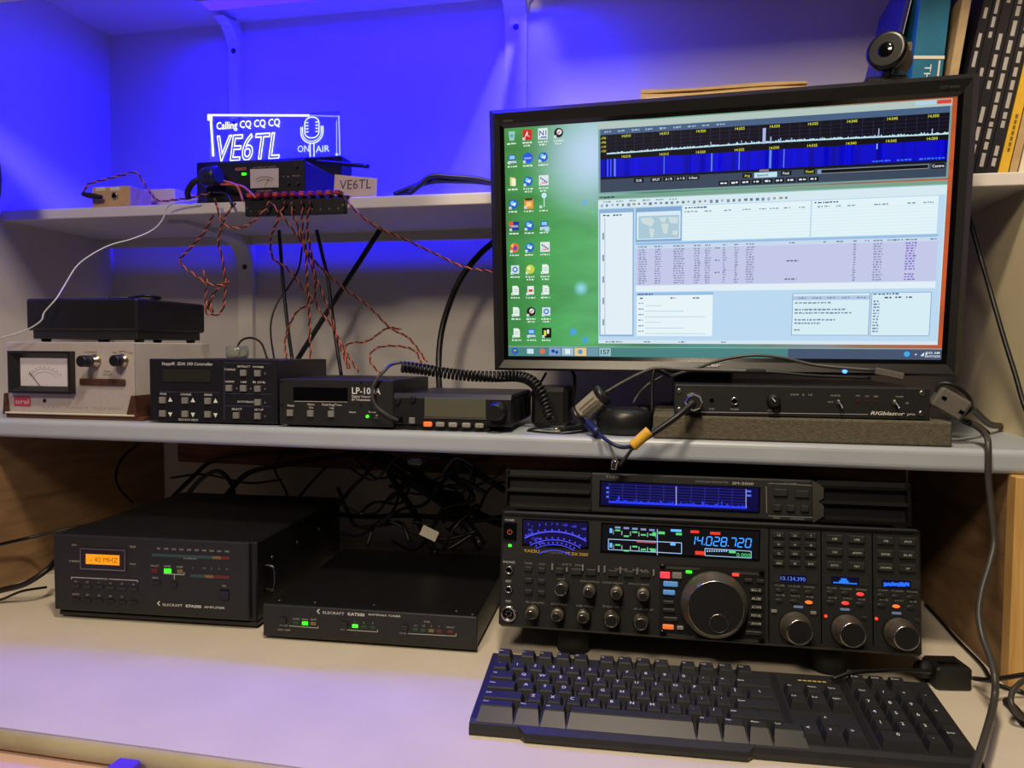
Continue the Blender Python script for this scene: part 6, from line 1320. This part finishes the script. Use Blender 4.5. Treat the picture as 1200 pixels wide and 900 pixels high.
# left-hand cables on the desk
cable('cable', 'black cord sloping up the left wood panel beside the amplifier', [(-30, 645, .87), (0, 638, .91), (35, 630, .955), (70, 622, .975), (100, 616, 1.0)], .0026)
cable('cable', 'bundled black cord on the desk left of the amplifier', [(-30, 700, .86), (0, 692, .87), (30, 684, .875), (55, 668, .89), (66, 656, .92)], .0042, minz=ZD)
cable('cable', 'thin black lead on the desk left of the amplifier', [(-30, 712, .86), (0, 703, .87), (25, 693, .88), (55, 688, .90)], .0018, minz=ZD)
cable('cable', 'thin black cable curving down the left wood panel', [(163, 520, 1.16), (145, 535, 1.14), (136, 555, 1.12), (140, 572, 1.11), (156, 590, 1.10)], .0022)
# tangle under the middle shelf
TL = 'black cable in the tangle under the shelf behind the antenna tuner'
TG = 'cable tangle under the shelf'
rnd = random.Random(21)
def tang(pts, r, m='cable_black'): cable('cable', TL, pts, r, m, group=TG, seg=6)
tang([(200, 585, 1.2), (225, 560, 1.22), (250, 540, 1.24), (300, 532, 1.25), (360, 530, 1.25)], .004)
tang([(215, 585, 1.22), (235, 562, 1.22), (255, 552, 1.22), (270, 565, 1.22), (275, 585, 1.22)], .0042, 'cable_blue')
tang([(200, 560, 1.25), (240, 556, 1.25), (290, 566, 1.25), (330, 562, 1.25)], .0022)
tang([(262, 584, 1.2), (290, 555, 1.22), (330, 545, 1.22), (380, 536, 1.22), (430, 530, 1.22)], .005)
tang([(330, 530, 1.27), (322, 550, 1.27), (335, 575, 1.26), (340, 600, 1.25)], .0022)
tang([(345, 590, 1.2), (365, 565, 1.2), (385, 545, 1.2), (400, 532, 1.2)], .0024)
tang([(386, 605, 1.15), (410, 575, 1.17), (432, 552, 1.18), (445, 528, 1.2)], .0034)
tang([(425, 532, 1.2), (455, 548, 1.18), (490, 570, 1.16), (520, 590, 1.14), (545, 612, 1.12), (565, 640, 1.1)], .0085)
tang([(440, 530, 1.21), (475, 545, 1.2), (515, 575, 1.18), (555, 600, 1.16), (590, 615, 1.15)], .007)
tang([(450, 540, 1.22), (465, 570, 1.2), (485, 600, 1.18), (500, 630, 1.16), (512, 650, 1.14)], .006)
tang([(510, 530, 1.22), (535, 540, 1.2), (560, 555, 1.18), (592, 575, 1.16)], .006)
tang([(415, 535, 1.26), (440, 560, 1.26), (470, 556, 1.26), (500, 566, 1.26), (540, 545, 1.26), (575, 536, 1.26)], .0022)
tang([(392, 602, 1.16), (430, 606, 1.14), (470, 604, 1.13), (510, 606, 1.12), (550, 610, 1.12), (590, 606, 1.12)], .0045)
tang([(390, 622, 1.12), (420, 628, 1.1), (450, 610, 1.1), (480, 622, 1.1), (520, 632, 1.09), (560, 622, 1.09)], .0026)
tang([(545, 535, 1.24), (556, 560, 1.23), (548, 590, 1.22), (540, 620, 1.2)], .0022)
tang([(560, 600, 1.18), (572, 575, 1.2), (590, 565, 1.2), (605, 580, 1.2)], .0022)
tang([(430, 640, 1.08), (440, 615, 1.1), (460, 600, 1.12), (470, 570, 1.14), (478, 540, 1.16)], .0026)
tang([(500, 560, 1.14), (530, 572, 1.12), (560, 568, 1.12), (580, 560, 1.12), (592, 545, 1.12)], .0020)
for q in range(16):
    x = rnd.uniform(390, 560); y = rnd.uniform(540, 635); Yq = rnd.uniform(1.06, 1.24); P = []
    for k_ in range(6): P.append((x, y, Yq)); x += rnd.uniform(8, 36)*(1 if x < 540 else -1); y = min(645, max(536, y+rnd.uniform(-30, 30))); Yq = min(1.26, max(1.05, Yq+rnd.uniform(-.03, .03)))
    tang(P, rnd.uniform(.0014, .0034))
p = onY(503, 625, 1.06); t = MB('paper'); t.box(0, 0, 0, .026, .0006, .016); o_ = t.build('cable_tag', loc=(p.x, p.y, p.z)); o_.rotation_euler = (0, R_(24), R_(5)); tag(o_, 'white paper tag hanging in the cable tangle', 'tag')
p = onY(486, 541, 1.05); t = MB('clear_plastic'); t.box(0, 0, 0, .022, .010, .010, .003); o_ = t.build('plastic_clip', loc=(p.x, p.y, p.z)); tag(o_, 'clear plastic connector under the shelf above the cable tangle', 'connector')
# clear plastic roll behind the controller
p = onY(278, 411, 1.10); t = MB('clear_plastic'); t.lathe([(.016, 0), (.018, .006), (.018, .014), (.016, .02), (.010, .02)], (0, 0, 0), (0, 0, 1), 20); o_ = t.build('tape_roll', loc=(p.x, p.y, ZM+.0755)); o_.location.z = max(ZM+.0003, onY(278, 420, 1.10).z)
tag(o_, 'clear plastic roll just behind the antenna controller', 'roll')
o_.scale = (1, 1, 1)
# round rimmed disc at the left edge
pc_ = onY(-80, 213, .93)
pf = thing('pop_filter', 'black round rimmed disc cut off by the left photo edge', 'disc', (pc_.x, pc_.y, pc_.z))
R0 = .118
t = MB('black_plastic'); t.tube([(R0*math.cos(a), 0, R0*math.sin(a)) for a in [k_*2*math.pi/40 for k_ in range(40)]], .0055, 10, 1, True); t.build('rim', pf)
t = MB('bezel_grey'); t.lathe([(R0-.004, -.001), (R0-.004, .001)], (0, 0, 0), (0, -1, 0), 40); t.build('mesh_disc', pf)
t = MB('black_plastic'); t.tube([(-R0, 0, 0), (-R0-.03, 0, -.02), (-R0-.05, 0, -.1), (-R0-.05, 0, ZM+.004-pc_.z)], .005, 9); t.build('arm', pf)
t = MB('black_plastic'); t.lathe([(.03, 0), (.03, .006), (.008, .010)], (-R0-.05, 0, ZM+.0003-pc_.z), (0, 0, 1), 24); t.build('base', pf)
